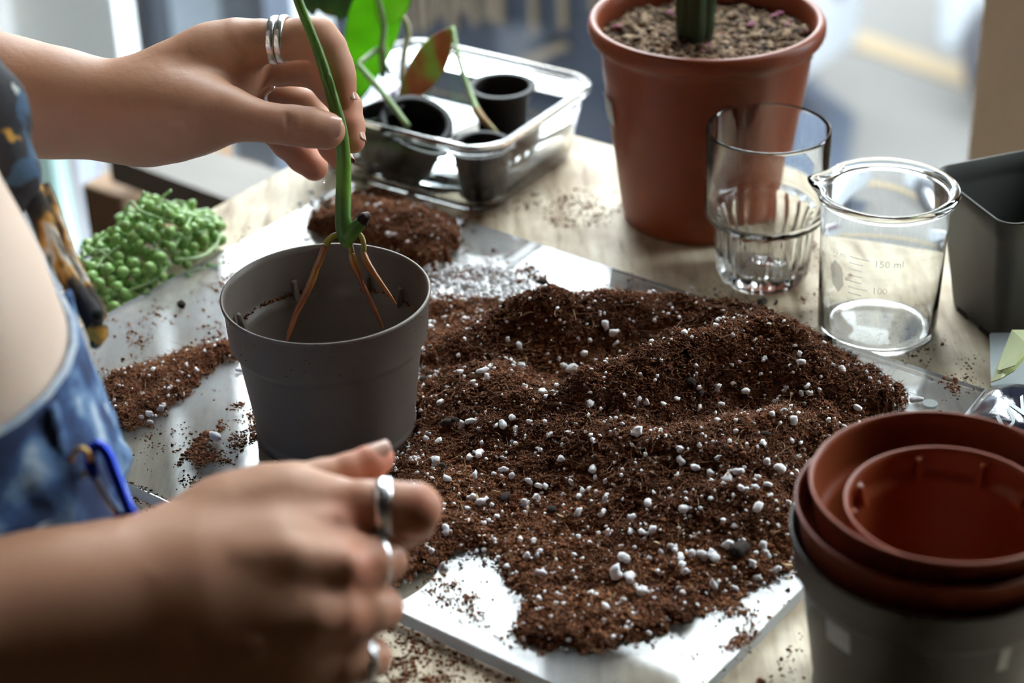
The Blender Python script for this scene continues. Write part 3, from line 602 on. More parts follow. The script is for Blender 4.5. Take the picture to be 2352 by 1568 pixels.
# --- glass dish with net cups and cuttings
H_ = .047; r1, r2_, r3_ = at(1122, 356, H_), at(1362, 191, H_), at(662, 240, H_)
eu = nrm((r3_-r1)*[1, 1, 0]); ev = np.cross(Z3, eu); ev = ev if ev@(r2_-r1) > 0 else -ev
La, Lb = np.linalg.norm((r3_-r1)[:2])+.004, abs((r2_-r1)@ev)+.009; dc = (r1+eu*La/2+ev*Lb/2); dc[2] = TZ
def rrect(z, ins, rad, n=8):
    out = []; A, B = La/2-ins, Lb/2-ins
    for sx, sy, a_ in ((1, 1, 0), (-1, 1, 90), (-1, -1, 180), (1, -1, 270)):
        for k in range(n+1): a = math.radians(a_+90*k/n); out.append(dc+eu*(sx*(A-rad)+rad*math.cos(a))+ev*(sy*(B-rad)+rad*math.sin(a))+Z3*z)
    return np.array(out)
dish = empty('glass_dish', dc); tag(dish, 'rectangular clear glass dish holding black net cups and cuttings', 'dish')
outward(mk('dish_body', *loft([rrect(0, .016, .014), rrect(.001, .0125, .016), rrect(.005, .0095, .018), rrect(.043, .0030, .020), rrect(.0425, .0012, .021), rrect(.0436, -.0004, .022), rrect(.0465, -.0006, .022), rrect(.0478, .0010, .021), rrect(.0478, .0036, .019), rrect(.046, .0054, .017), rrect(.043, .0058, .017), rrect(.007, .0128, .015), rrect(.0045, .0165, .012)]), M_dish, dish))
outward(mk('water', *loft([rrect(.0048, .017, .012), rrect(.008, .0130, .0148), rrect(.014, .0120, .0152)]), mat('water', (.97, 1, .98), 0, trans=1, ior=1.33), dish))
def net_cup(c, axis, label, s=1.0):
    o = empty('net_cup', c); tag(o, label, 'net cup', 'black net cups in the glass dish'); a = nrm(axis); x, y, a = frame_of(a); seg = 48; g = G()
    prof = [(.0165, 0), (.0175, .010), (.0185, .022), (.0200, .034), (.0205, .037), (.0245, .0375), (.0245, .0390), (.0200, .0392), (.0190, .0372), (.0175, .022), (.0160, .0015)]
    prof = [(r_*s*.93, z*s) for r_, z in prof]; v, f = lathe(prof, c, seg, axis); keep = []
    for q in f:
        i = q[0]//seg; k = q[0] % seg
        if i in (0, 1, 9, 8) and k % 4 in (0, 1) and i in (0, 9): continue
        keep.append(q)
    mk('cup_wall', v, keep, M_blk, o); mk('cup_base', *solid_lathe([(.0001, 0), (.0155*s, 0), (.0155*s, .0014), (.0001, .0014)], c, 32, axis), M_blk, o)
    return o
def cup_at(x, y, zr, zb_, axis, label, sc_):
    a = nrm(axis); net_cup(at(x, y, zr)-a*(.0392*sc_*.93), a, label, sc_)
cup_at(1152, 205, .044, 0, Z3, 'upright black net cup nearest the right end of the dish', .90)
cup_at(1106, 336, .037, 0, Z3, 'upright black net cup in the near corner of the dish', .76)
cup_at(955, 285, .041, 0, [.25, -.35, 1], 'tilted black net cup holding the green cutting stem in the dish', .95)
cup_at(862, 262, .040, 0, [-.25, .1, .9], 'leaning black net cup nearest the fingers in the dish', .85)
M_st = mat('young_stem', (.26, .42, .17), .4, (.36, .52, .24), 60, sss=.1); M_st2 = mat('pinkish_stem', (.45, .38, .28), .45, (.38, .4, .22), 40)
M_leaf = mat('bright_leaf', (.24, .55, .03), .38, ((.30, .66, .05), (.42, .74, .12)), 30, ramp=(.35, .7)); M_leafr = mat('red_green_leaf', (.42, .13, .07), .4, ((.46, .22, .08), (.38, .45, .10), (.34, .52, .12)), 55, stretch=((1, 1, .35), (0, .5, 0)), ramp=(.36, .66))
leafy(M_leaf, .55); leafy(M_leafr, .4)
def stem(name, P, r, m, par, seg=8): return mk(name, *tube(P, r, seg, 6), m, par)
def leaf(name, base, tip, width, nrmv, m, par, curl=.25, shape=lambda t: (math.sin(math.pi*min(1, t**.75))**.8), n=22, fold=.2):
    base, tip = np.asarray(base), np.asarray(tip); ax = tip-base; Ln = np.linalg.norm(ax); ax = ax/Ln; sd = nrm(np.cross(nrmv, ax)); up = np.cross(ax, sd); g = []; K_ = 10
    for i in range(n+1):
        t = i/n; wv = width*shape(t)
        for j in range(-K_, K_+1):
            s = j/K_; g.append(base+ax*Ln*t+sd*wv*s+up*(curl*Ln*(t*(1-t))-fold*wv*(1-abs(s))*.6+.03*wv*math.sin(9*t+3*s)))
    M2 = 2*K_+1; Fq = [(i*M2+j, (i+1)*M2+j, (i+1)*M2+j+1, i*M2+j+1) for i in range(n) for j in range(2*K_)]
    o = mk(name, np.array(g), Fq, m, par); s_ = o.modifiers.new('thickness', 'SOLIDIFY'); s_.thickness = .0004; return o
heart = lambda t: (math.sin(math.pi*t**.62)**.75 if t < 1 else 0)
spear = lambda t: (math.sin(math.pi*t**.8)**1.1)
c_ = empty('leaf_cutting', at(980, 330, .02)); tag(c_, 'cutting with broad bright green leaf standing in the glass dish', 'plant cutting')
stem('stem', [dp(938, 292, 1.12), dp(880, 215, 1.13), dp(822, 148, 1.14)], .0019, M_st, c_)
stem('stem', [dp(822, 148, 1.14), dp(860, 118, 1.15), dp(885, 108, 1.15)], .0017, M_st, c_)
stem('stem', [dp(880, 175, 1.16), dp(876, 120, 1.15), dp(882, 60, 1.15), dp(868, -10, 1.15)], .0018, M_st, c_)
stem('stem', [dp(895, 168, 1.16), dp(882, 145, 1.15), dp(884, 110, 1.15)], .0014, M_st, c_)
leaf('leaf', dp(880, -40, 1.17), dp(812, 245, 1.19), .0160, -ray(850, 100)+np.array([.0, 0, .2]), M_leaf, c_, .06, heart)
leaf('leaf', dp(868, 60, 1.16), dp(950, -70, 1.15), .012, -ray(850, 100)+np.array([-.5, 0, .5]), M_leaf, c_, .1, spear)
c_ = empty('leaf_cutting', at(940, 300, .02)); tag(c_, 'cutting with reddish green leaf and pale arched stem in the dish', 'plant cutting')
stem('stem', [dp(948, 235, 1.17), dp(925, 190, 1.17), dp(927, 130, 1.17), dp(938, 70, 1.17), dp(915, 25, 1.17), dp(890, 5, 1.17)], .0018, M_st2, c_)
leaf('leaf', dp(1040, 62, 1.17), dp(900, 268, 1.16), .0105, -ray(960, 150)+np.array([.7, 0, .3]), M_leafr, c_, .12, spear)
c_ = empty('leaf_cutting', at(1140, 320, .012)); tag(c_, 'thin yellowing stem leaning against the upright net cup in the dish', 'plant cutting')
stem('stem', [dp(1040, 62, 1.17), dp(1052, 130, 1.16), dp(1075, 200, 1.15), dp(1095, 255, 1.14)], [.0012, .0016, .0017, .0021], M_st, c_)
stem('stem_base', [dp(1092, 250, 1.14), dp(1110, 275, 1.135), dp(1140, 305, 1.13), dp(1155, 325, 1.13)], [.0026, .0024, .0014, .001], mat('brown_node', (.35, .2, .07), .5, (.3, .3, .1), 80), c_)
# foliage behind the hand, top
c_ = empty('foliage_plant', at(760, 60, .0)+Z3*.0); tag(c_, 'dark striped leaves blurred behind the raised hand at the top edge', 'plant')
M_dk = mat('dark_leaf', (.03, .07, .03), .4, ((.05, .14, .03), (.3, .12, .09)), 40, ramp=(.4, .68))
for x0, y0, x1, y1, wd in ((720, 40, 700, -60, .006), (745, 36, 735, -70, .007), (760, 40, 800, -60, .008), (770, 50, 850, -60, .006), (752, 42, 770, -90, .005)):
    leaf('leaf', dp(x0, y0, 1.25), dp(x1, y1, 1.25), wd, -ray(760, 0), M_dk, c_, .1, spear)
stem('stem', [dp(752, 60, 1.25), dp(748, 120, 1.26), dp(745, 200, 1.27), at(740, 300, .0)], .003, M_dk, c_)
# ================================================================== SOIL
def poly(P, X, Y):
    P = np.array([at(*p)[:2] for p in P]); ins = np.zeros(X.shape, bool); n = len(P)
    for i in range(n):
        x1, y1 = P[i]; x2, y2 = P[(i+1) % n]; c = (y1 > Y) != (y2 > Y); ins ^= c & (X < (x2-x1)*(Y-y1)/(y2-y1+1e-15)+x1)
    return ins
GS = .0011; gx = np.arange(-.30, .30, GS); gy = np.arange(.50, 1.08, GS); GX, GY = np.meshgrid(gx, gy, indexing='ij')
def blur(a, n):
    a = a.astype(float)
    for _ in range(2):
        for ax in (0, 1):
            c = np.cumsum(np.concatenate([np.repeat(np.take(a, [0], ax), n+1, ax), a, np.repeat(np.take(a, [-1], ax), n, ax)], ax), ax)
            a = (np.take(c, np.arange(2*n+1, c.shape[ax]), ax)-np.take(c, np.arange(0, c.shape[ax]-2*n-1), ax))/(2*n+1)
    return a
MAIN = [(930, 735), (1000, 705), (1100, 712), (1230, 745), (1400, 760), (1600, 778), (1760, 810), (1890, 880), (2090, 930), (2075, 975), (1990, 1010), (1900, 1080), (1840, 1150), (1835, 1330), (1760, 1375), (1640, 1400), (1590, 1440), (1500, 1490), (1400, 1525), (1290, 1530), (1180, 1505), (1165, 1470), (1205, 1410), (1150, 1350), (1120, 1270), (1060, 1290), (990, 1330), (935, 1385), (880, 1390), (860, 1200), (895, 1120), (930, 1060), (950, 1000), (960, 940), (965, 850), (960, 780)]
BEHIND = [(700, 560), (735, 515), (790, 480), (860, 470), (940, 485), (975, 520), (1050, 522), (1062, 585), (1030, 640), (985, 665), (940, 640), (860, 600), (760, 575)]
LEFT = [(235, 885), (300, 878), (350, 862), (430, 838), (500, 818), (570, 812), (575, 856), (500, 868), (450, 915), (405, 962), (350, 1000), (285, 1015), (240, 985)]
def ridge(H_, pts, wd):
    for (x1, y1, h1), (x2, y2, h2) in zip(pts[:-1], pts[1:]):
        a = at(x1, y1, h1)[:2]; b = at(x2, y2, h2)[:2]; ab = b-a; t = np.clip(((GX-a[0])*ab[0]+(GY-a[1])*ab[1])/(ab@ab), 0, 1)
        d = np.hypot(GX-a[0]-t*ab[0], GY-a[1]-t*ab[1]); H_[:] = np.maximum(H_, (h1+(h2-h1)*t)*np.exp(-(d/wd)**2))
def heap(P, rid, base, edge, nz):
    m_ = poly(P, GX, GY); sm = blur(m_, edge)+.16*vn(GX, GY, 100, 8)+.15*vn(GX, GY, 300, 9)+.08*vn(GX, GY, 700, 14); k = np.clip((sm-.42)/.5, 0, 1); k = k*k*(3-2*k)
    H_ = np.zeros_like(GX)
    for pts, wd in rid: ridge(H_, pts, wd)
    H_ = blur(H_, 4)
    h = k*(base*(1+.4*vn(GX, GY, 70, 2))+H_*(1+.10*vn(GX, GY, 90, 3)))+k*nz*(1.3*vn(GX, GY, 110, 4)+.9*vn(GX, GY, 300, 5)+.45*vn(GX, GY, 650, 6))
    return h, k
hM, kM = heap(MAIN, [([(1075, 800, .016), (1150, 750, .024), (1232, 705, .033), (1310, 720, .028)], .018),
                     ([(1310, 722, .026), (1480, 722, .022), (1640, 738, .022), (1740, 760, .026)], .020),
                     ([(1345, 905, .030), (1440, 870, .034), (1560, 820, .034), (1660, 785, .036), (1755, 750, .040), (1840, 800, .030)], .021),
                     ([(1840, 830, .026), (1930, 880, .016), (2010, 930, .008)], .025),
                     ([(1120, 900, .017), (1200, 960, .016), (1340, 1010, .018), (1500, 1050, .022), (1680, 1030, .024), (1800, 1000, .020)], .026),
                     ([(1560, 1170, .013), (1700, 1170, .016), (1800, 1130, .014)], .022)], .0035, 6, .0014)
hB, kB = heap(BEHIND, [([(800, 520, .010), (880, 520, .012), (960, 560, .010), (1010, 590, .008)], .022)], .004, 4, .0012)
hL, kL = heap(LEFT, [([(550, 832, .005), (440, 862, .0045), (350, 915, .003), (300, 950, .002)], .014)], .0018, 7, .0009)
def Hs(h, x, y):
    i = np.clip(((np.asarray(x)-gx[0])/GS), 0, len(gx)-2); j = np.clip(((np.asarray(y)-gy[0])/GS), 0, len(gy)-2); a = i.astype(int); b = j.astype(int); fx = i-a; fy = j-b
    return (h[a, b]*(1-fx)+h[a+1, b]*fx)*(1-fy)+(h[a, b+1]*(1-fx)+h[a+1, b+1]*fx)*fy
def heap_obj(name, h, k, label, ncr, nfib, szr, tonek):
    z0 = TZ+SH; ok = k > .06; vi = -np.ones(h.shape, int); q = ok[:-1, :-1] & ok[1:, :-1] & ok[:-1, 1:] & ok[1:, 1:]; use = np.zeros_like(ok)
    for a, b in ((0, 0), (1, 0), (0, 1), (1, 1)): use[a:use.shape[0]-1+a, b:use.shape[1]-1+b] |= q
    vi[use] = np.arange(use.sum()); v = np.stack([GX[use], GY[use], z0+np.maximum(h[use], 0)-.0008*(k[use] < .3)], 1); I = np.argwhere(q)
    f = np.stack([vi[I[:, 0], I[:, 1]], vi[I[:, 0]+1, I[:, 1]], vi[I[:, 0]+1, I[:, 1]+1], vi[I[:, 0], I[:, 1]+1]], 1)
    o = mk(name, v, f, M_soilg, org=[v[:, 0].mean(), v[:, 1].mean(), z0]); o['kind'] = 'stuff'; tag(o, label, 'soil')
    p = (k > .03).ravel()*(0.25+.75*np.clip(k.ravel()*2, 0, 1)); p = p/p.sum(); ii = RNG.choice(h.size, ncr, p=p)
    x = GX.ravel()[ii]+RNG.uniform(-GS, GS, ncr); y = GY.ravel()[ii]+RNG.uniform(-GS, GS, ncr); sz = szr[0]+(szr[1]-szr[0])*RNG.beta(1, 6.5, ncr)
    z = z0+np.maximum(Hs(h, x, y), 0)+sz*.35+RNG.uniform(0, .0012, ncr)*(Hs(k, x, y) > .5)
    val = np.clip(.40+.25*RNG.normal(size=ncr)*.6+.22*vn(x, y, 45, 12)+tonek*(1-np.clip(Hs(h, x, y)/.016, 0, 1)), 0, 1)
    v, f, a = crumbs(np.stack([x, y, z], 1), sz, val, .8, OCT); c = mk('crumb_layer', v, f, M_soil, o, attr={'v': a}, smooth=False); c['kind'] = 'stuff'
    if nfib:
        ii = RNG.choice(h.size, nfib, p=p); x = GX.ravel()[ii]; y = GY.ravel()[ii]; z = z0+np.maximum(Hs(h, x, y), 0)+.0009
        n2 = RNG.uniform(0, 1, nfib); lo_ = np.where(n2 < .97, .0032, .010); val = np.where(n2 < .93, RNG.uniform(0, .5, nfib), RNG.uniform(.45, 1, nfib)); wd_ = np.where(n2 < .93, .00017, .00013)
        v, f, a = fibres(np.stack([x, y, z], 1), lo_, wd_, val); c = mk('fibre_layer', v, f, M_fib, o, attr={'v': a}); c['kind'] = 'stuff'
    return o
heap_obj('soil_heap', hM, kM, 'big brown heap of coir potting mix spread over the acrylic sheet', 112000, 30000, (.00030, .0022), .24)
heap_obj('soil_pile', hB, kB, 'smaller brown soil pile behind the taupe pot under the cutting', 15000, 2600, (.0003, .0024), .22)
heap_obj('soil_pile', hL, kL, 'low ridge of light brown soil between the pot and the jeans', 15000, 2600, (.00025, .0017), .32)
# loose scatter
def scatter(name, polys, n, szr, label, zb, m, parent=None, fr=0):
    X = []; Y = []
    for P, cnt in polys:
        q = poly(P, GX, GY).ravel().astype(float)*np.clip(.25+vn(GX, GY, 55, 21).ravel()+.6*vn(GX, GY, 170, 22).ravel(), .02, 2)**1.6; q /= q.sum(); ii = RNG.choice(GX.size, cnt, p=q)
        X.append(GX.ravel()[ii]+RNG.uniform(-GS, GS, cnt)); Y.append(GY.ravel()[ii]+RNG.uniform(-GS, GS, cnt))
    X = np.hstack(X); Y = np.hstack(Y); N = len(X); sz = szr[0]+(szr[1]-szr[0])*RNG.beta(1, 5, N)
    v, f, a = crumbs(np.stack([X, Y, zb+sz*.4], 1), sz, RNG.uniform(.15, .8, N), .6); o = mk(name, v, f, m, attr={'v': a}, smooth=False); tag(o, label, 'soil', kind='stuff'); return o
SHEET = [(803, 445), (2280, 912), (1557, 1735), (-130, 875)]
scatter('soil_crumbs', [([(380, 1150), (420, 1080), (540, 950), (600, 900), (620, 1070), (560, 1110), (470, 1160)], 2600), ([(440, 700), (560, 640), (560, 830), (260, 860), (250, 790)], 420), (SHEET, 4200), ([(880, 1060), (1000, 1040), (1010, 1300), (880, 1390)], 1400),
        ([(1130, 1280), (1280, 1400), (1240, 1568), (960, 1380), (1010, 1330)], 380), ([(1500, 1480), (1660, 1390), (1830, 1330), (1835, 1420), (1700, 1520), (1420, 1568), (1380, 1530)], 1300), ([(1000, 640), (1230, 640), (1300, 720), (980, 730)], 900),
        ([(1900, 850), (2200, 900), (2200, 950), (1950, 960)], 700), ([(640, 560), (760, 480), (900, 460), (1100, 510), (1090, 620), (1000, 690)], 1100)], 0, (.0002, .0017), 'loose dark crumbs scattered across the acrylic sheet', TZ+SH, M_soil)
scatter('soil_crumbs', [([(290, 1120), (400, 1165), (330, 1230), (290, 1215)], 500), ([(860, 1400), (930, 1430), (1300, 1568), (880, 1568), (860, 1480)], 1300), ([(1250, 520), (1650, 560), (2000, 800), (2240, 900), (2260, 820), (1900, 560), (1400, 430), (1000, 430)], 1900),
        ([(1740, 1568), (1840, 1450), (1850, 1568)], 160), ([(700, 440), (1000, 400), (1150, 500), (1040, 510), (800, 430)], 260), ([(1600, 600), (1860, 690), (1870, 800), (1600, 690)], 260), ([(1900, 690), (2140, 700), (2140, 790), (1920, 790)], 160)], 0, (.0002, .0015), 'loose dark crumbs scattered over the bare plywood', TZ, M_soil)

# ------------------------------------------------------------------ perlite grains, pebbles, chips
def lump(seed, lobes, rough, base=ICO2, sq=1.):
    r = np.random.RandomState(seed); v, f = base; cs_ = r.normal(size=(lobes, 3))*.42; rs_ = r.uniform(.55, .85, lobes); out = []
    for d in v:
        t = 0
        for c, R in zip(cs_, rs_):
            b = d@c; disc = b*b-(c@c-R*R)
            if disc > 0: t = max(t, b+math.sqrt(disc))
        out.append(d*max(t, .45)*(1+rough*r.uniform(-1, 1)))
    v = np.array(out); v[:, 2] *= sq; return v/np.abs(v).max(), f
PERL = [lump(i, 3+i % 3, .05) for i in range(9)]
def hall(x, y): return max(float(Hs(hM, x, y)), float(Hs(hB, x, y)), float(Hs(hL, x, y)), 0)
def onsurf(px, py):
    z = SH
    for _ in range(14): p = at(px, py, z); z = .5*z+.5*(SH+hall(p[0], p[1]))
    return p, z
PPX = [(1305, 862, 19), (1299, 848, 15), (1190, 802, 12), (1108, 860, 13), (1117, 872, 11), (1168, 787, 9), (1250, 912, 13), (1194, 846, 13), (1346, 888, 13), (1356, 940, 13), (1378, 948, 8), (1057, 983, 13), (1082, 976, 13), (1154, 980, 13), (1178, 970, 14), (1006, 1022, 11), (1008, 933, 11), (1410, 776, 13), (1393, 750, 14), (1415, 795, 9), (1426, 707, 12), (1462, 709, 14), (1475, 730, 10), (1284, 832, 8), (1265, 716, 9), (1246, 684, 12), (1435, 863, 12), (973, 808, 13), (986, 758, 12), (1023, 738, 9), (1553, 726, 15), (1505, 740, 8), (1835, 822, 11), (1843, 842, 13), (1758, 830, 8),
       (1648, 900, 11), (1706, 906, 13), (1466, 927, 11), (1484, 929, 9), (1606, 942, 8), (1655, 934, 10), (1880, 905, 9), (1856, 892, 9), (1968, 943, 12), (1797, 955, 10), (1820, 980, 14), (1728, 975, 9), (1838, 910, 10), (2105, 925, 14), (1935, 856, 12), (1960, 866, 11), (1946, 845, 10), (1982, 870, 10), (1464, 1003, 14), (1694, 995, 8), (1816, 1018, 10), (1619, 1010, 7), (1563, 1060, 12), (1599, 1080, 13), (1632, 1092, 12), (1700, 1095, 15), (1675, 1115, 17), (1705, 1132, 13), (1735, 1180, 18), (1565, 1062, 10), (1650, 1058, 9), (1735, 1125, 10), (1790, 1085, 16), (1762, 1072, 14),
       (1100, 1055, 14), (1075, 1058, 10), (998, 1072, 15), (1023, 1103, 13), (955, 1058, 12), (1090, 1098, 11), (1157, 1086, 11), (1177, 1098, 12), (1215, 1114, 11), (1240, 1126, 12), (1256, 1124, 10), (1157, 1060, 9), (1360, 1090, 16), (1314, 1112, 9), (1338, 1135, 10), (1354, 1128, 9), (1490, 1162, 14), (1327, 1187, 14), (1386, 1185, 13), (1565, 1178, 15), (1205, 1165, 11), (1070, 1172, 10), (1028, 1223, 15), (1020, 1307, 13), (1245, 1327, 15), (1434, 1289, 20), (1418, 1332, 24), (1446, 1342, 17), (1469, 1369, 14), (1244, 1305, 0), (1515, 1322, 9), (1568, 1322, 12), (1555, 1358, 11), (1640, 1348, 14), (1688, 1356, 10), (1663, 1362, 8), (1397, 1232, 12), (1446, 1229, 10), (1495, 1228, 14), (1480, 1232, 12),
       (1521, 1278, 11), (1538, 1260, 13), (1551, 1267, 12), (1562, 1288, 14), (1585, 1280, 15), (1612, 1288, 17), (1630, 1283, 14), (1648, 1292, 15), (1672, 1262, 13), (1757, 1257, 14), (1762, 1278, 15), (1725, 1300, 11), (1780, 1315, 13), (1738, 1330, 12), (1234, 1282, 9), (1208, 1284, 10), (1166, 1308, 9), (1108, 1163, 15), (1092, 1150, 12), (1080, 1150, 9), (970, 1212, 9), (1345, 715, 9), (1632, 1150, 10), (1607, 1030, 9), (985, 1002, 8), (340, 958, 10), (370, 945, 9), (380, 935, 8), (550, 852, 10), (452, 855, 8), (430, 843, 7), (345, 972, 8), (1800, 905, 8), (1588, 668, 8), (500, 1012, 18), (897, 548, 10), (870, 540, 8), (935, 560, 7), (985, 625, 13), (1155, 700, 9)]
grp = 'white perlite grains in the spilled potting mix'
SPECIAL = {(1418, 1332): 'largest perlite grain, on the light soil near the front of the heap', (1446, 1342): 'perlite grain touching the right side of the largest grain', (1469, 1369): 'perlite grain just in front of the largest pair', (1434, 1289): 'wide lumpy perlite grain just behind the largest one', (1305, 862): 'larger of two upright perlite grains in the valley of the heap', (1299, 848): 'smaller of two upright perlite grains in the valley of the heap', (500, 1012): 'dusty grey-white perlite grain in the scattered crumbs left of the taupe pot',
           (985, 625): 'oval perlite grain on the right flank of the smaller soil pile', (2105, 925): 'lone perlite grain on the clear sheet behind the nested pots', (1588, 668): 'lone perlite grain on the rear edge of the sheet', (1735, 1180): 'ring-shaped perlite grain left of the nested pots', (1028, 1223): 'perlite grain closest to the lower index fingertip', (550, 852): 'perlite grain on the left ridge where it meets the taupe pot'}
def plabel(x, y, src=None):
    if src is not None: return src
    if (x, y) in SPECIAL: return SPECIAL[(x, y)], None
    if x < 560: return 'small perlite grain on the low ridge of soil beside the jeans', 'perlite on the left soil ridge'
    if y < 650 and x < 1100: return 'perlite grain on or around the smaller pile behind the taupe pot', 'perlite around the smaller soil pile'
    if x > 1850 and y < 900: return 'perlite grain in the white cluster by the beaker base', 'perlite by the beaker'
    if y > 1150: return 'perlite grain on the light, flat front part of the soil heap', 'perlite on the front of the heap'
    if y > 960: return 'perlite grain on the dark front slope of the soil heap', 'perlite on the dark slope'
    return 'perlite grain on the rear ridges and valley of the soil heap', 'perlite on the rear of the heap'
def grain(p, s, k, lab=None):
    if k < len(PERL): me = None
    v, f = PERL[k % 9]
    if k < 9: o = mk('perlite_grain', v+np.array([0, 0, 0]), f, M_perl, org=(0, 0, 0)); PO.append(o)
    else: o = PO[k % 9].copy(); sc.collection.objects.link(o)
    o.location = p; o.scale = (s, s*RNG.uniform(.8, 1), s*RNG.uniform(.7, .95)); o.rotation_euler = (RNG.uniform(-.5, .5), RNG.uniform(-.5, .5), RNG.uniform(0, 6.28))
    tag(o, lab[0], 'perlite grain', lab[1]); return o
PO = []; k = 0
for x, y, r in PPX:
    if r == 0: continue
    p, z = onsurf(x, y); p[2] = TZ+z; s = r/FPX*((p-CAM)@_f)*1.25; p[2] += s*.55+.0004*(hall(p[0], p[1]) > .001); grain(p, s, k, plabel(x, y)); k += 1
BAND = [(960, 700), (985, 655), (1040, 630), (1130, 640), (1210, 672), (1230, 700), (1100, 735), (980, 745)]
BAND2 = [(1860, 790), (1900, 800), (1985, 860), (2060, 900), (2000, 915), (1930, 880)]
BAND3 = [(700, 470), (830, 455), (880, 470), (980, 490), (1050, 530), (1000, 545), (930, 500), (800, 490), (690, 500)]
def rnd_in(P, n):
    q = poly(P, GX, GY).ravel().astype(float); q /= q.sum(); ii = RNG.choice(GX.size, n, p=q); return GX.ravel()[ii], GY.ravel()[ii]
for P, n in ((BAND, 60), (BAND2, 24), (BAND3, 24), ([(1150, 1050), (1400, 1150), (1830, 1130), (1830, 1300), (1560, 1300), (1200, 1200)], 40), (MAIN, 40)):
    xs, ys = rnd_in(P, n)
    for x, y in zip(xs, ys):
        if k >= 300: break
        s = .0014+.0016*RNG.rand()**1.5; q_ = np.array([x, y, TZ+SH+hall(x, y)+s*.4]); e_ = q_-CAM; D_ = e_@_f
        lab = ('perlite grain in the dense white scatter between taupe pot and heap', 'perlite scatter behind the heap') if P is BAND else plabel(1176+FPX*(e_@_r)/D_, 784-FPX*(e_@_u)/D_)
        grain(q_, s, k, lab); k += 1
pts = []; szs = []
for P, n in ((MAIN, 2300), (BAND, 520), (BAND2, 60), (BEHIND, 90), (LEFT, 110), (BAND3, 90), ([(1060, 1240), (1130, 1230), (1160, 1330), (1060, 1330)], 40), ([(880, 1040), (1000, 1030), (960, 1130), (880, 1130)], 60)):
    xs, ys = rnd_in(P, n); s = .00035+.0016*RNG.beta(1, 3.2, n)
    for x, y, q in zip(xs, ys, s): pts.append([x, y, TZ+SH+hall(x, y)+.0004*(hall(x, y) > .001)+q*.8]); szs.append(q)
v, f, a = crumbs(pts, np.array(szs), squash=.9); o = mk('perlite_dust', v, f, M_perl, smooth=True); tag(o, 'fine white perlite specks sprinkled all through the brown soil', 'perlite', kind='stuff')
CL = [lump(40+i, 2, .09) for i in range(5)]; CO = []
grp = 'dark clay pebbles on and around the soil'
PBL = ['grey-brown clay pebble standing alone on the white sheet behind the heap peak', 'dark clay pebble at the rear edge of the heap, left of its touching pair', 'dark clay pebble at the rear edge of the heap, right of its touching pair', 'dark pebble on the rear border of the sheet, alone', 'largest of three dark pebbles in a row beside the beaker base', 'middle of three dark pebbles in a row beside the beaker base', 'oval pebble ending the row of three beside the beaker base', 'dark pebble on the sheet rim below the row of three', 'dark pebble on the bare wood under the tumbler', 'tiny dark pebble on the bare wood right of the tumbler foot', 'dark pebble at the far sheet corner behind the held stem', 'dark pebble alone on the sheet between string of pearls and taupe pot', 'grey pebble high on the left slope of the soil heap', 'dark pebble against the right wall of the taupe pot', 'smaller pebble just above the one touching the taupe pot', 'oval brown pebble beside the pale splinters, right of the index fingertip', 'dark round pebble half buried in the front hollow of the heap', 'tiny round pebble on the light soil below the index finger', 'largest dark lump in the soil near the nested pots', 'blackish lump by the lower right of the taupe pot', 'blackish lump behind the pair of perlite grains by the taupe pot', 'dark pebble sunk in the middle of the right hand slope', 'black lump touching the pebble sunk in the right slope', 'brown pebble above the nested pots, in the hollow of the heap', 'dark pebble under a perlite grain right of the raised thumb nail', 'small dark pebble on the bare wood behind the smaller soil pile']
for i, (x, y, r) in enumerate([(1248, 657, 16), (1388, 690, 13), (1408, 697, 12), (1445, 672, 13), (1835, 772, 18), (1868, 781, 15), (1898, 790, 15), (1931, 821, 13), (1752, 687, 15), (1785, 683, 7), (755, 482, 11), (418, 709, 14), (1153, 736, 10), (977, 877, 13), (980, 862, 8), (1165, 1148, 18), (1268, 1180, 14), (1160, 1283, 9), (1700, 1274, 28), (1018, 985, 20), (1045, 972, 14), (1585, 887, 14), (1608, 915, 15), (1758, 1003, 12), (1022, 1085, 16), (1062, 522, 7), (1250, 1180, 0)]):
    if not r: continue
    p, z = onsurf(x, y); bare = (x, y) in ((1445, 672), (1752, 687), (1785, 683)); 
    if bare: p = at(x, y, .004); z = 0
    s = r/FPX*((p-CAM)@_f); p[2] = TZ+z+s*(.75 if not bare else .8)
    v, f = CL[i % 5]
    if i < 5: o = mk('clay_pebble', v, f, M_clay, org=(0, 0, 0)); CO.append(o)
    else: o = CO[i % 5].copy(); sc.collection.objects.link(o)
    o.location = p; o.scale = (s*1.08, s*.95, s*.85); o.rotation_euler = (0, 0, RNG.uniform(0, 6)); tag(o, PBL[i], 'pebble', grp)
def flake(seed):
    r = np.random.RandomState(seed); n = 7; a = np.sort(r.uniform(0, 6.28, n)); q = r.uniform(.6, 1, n); b = np.stack([np.cos(a)*q, np.sin(a)*q*.6, r.uniform(-.06, .06, n)], 1); return prism(b-[0, 0, .09], b+[0, 0, .09])
CH = []
M_chipd = mat('bark_chip', (.10, .04, .018), .8, (.2, .09, .045), 300)
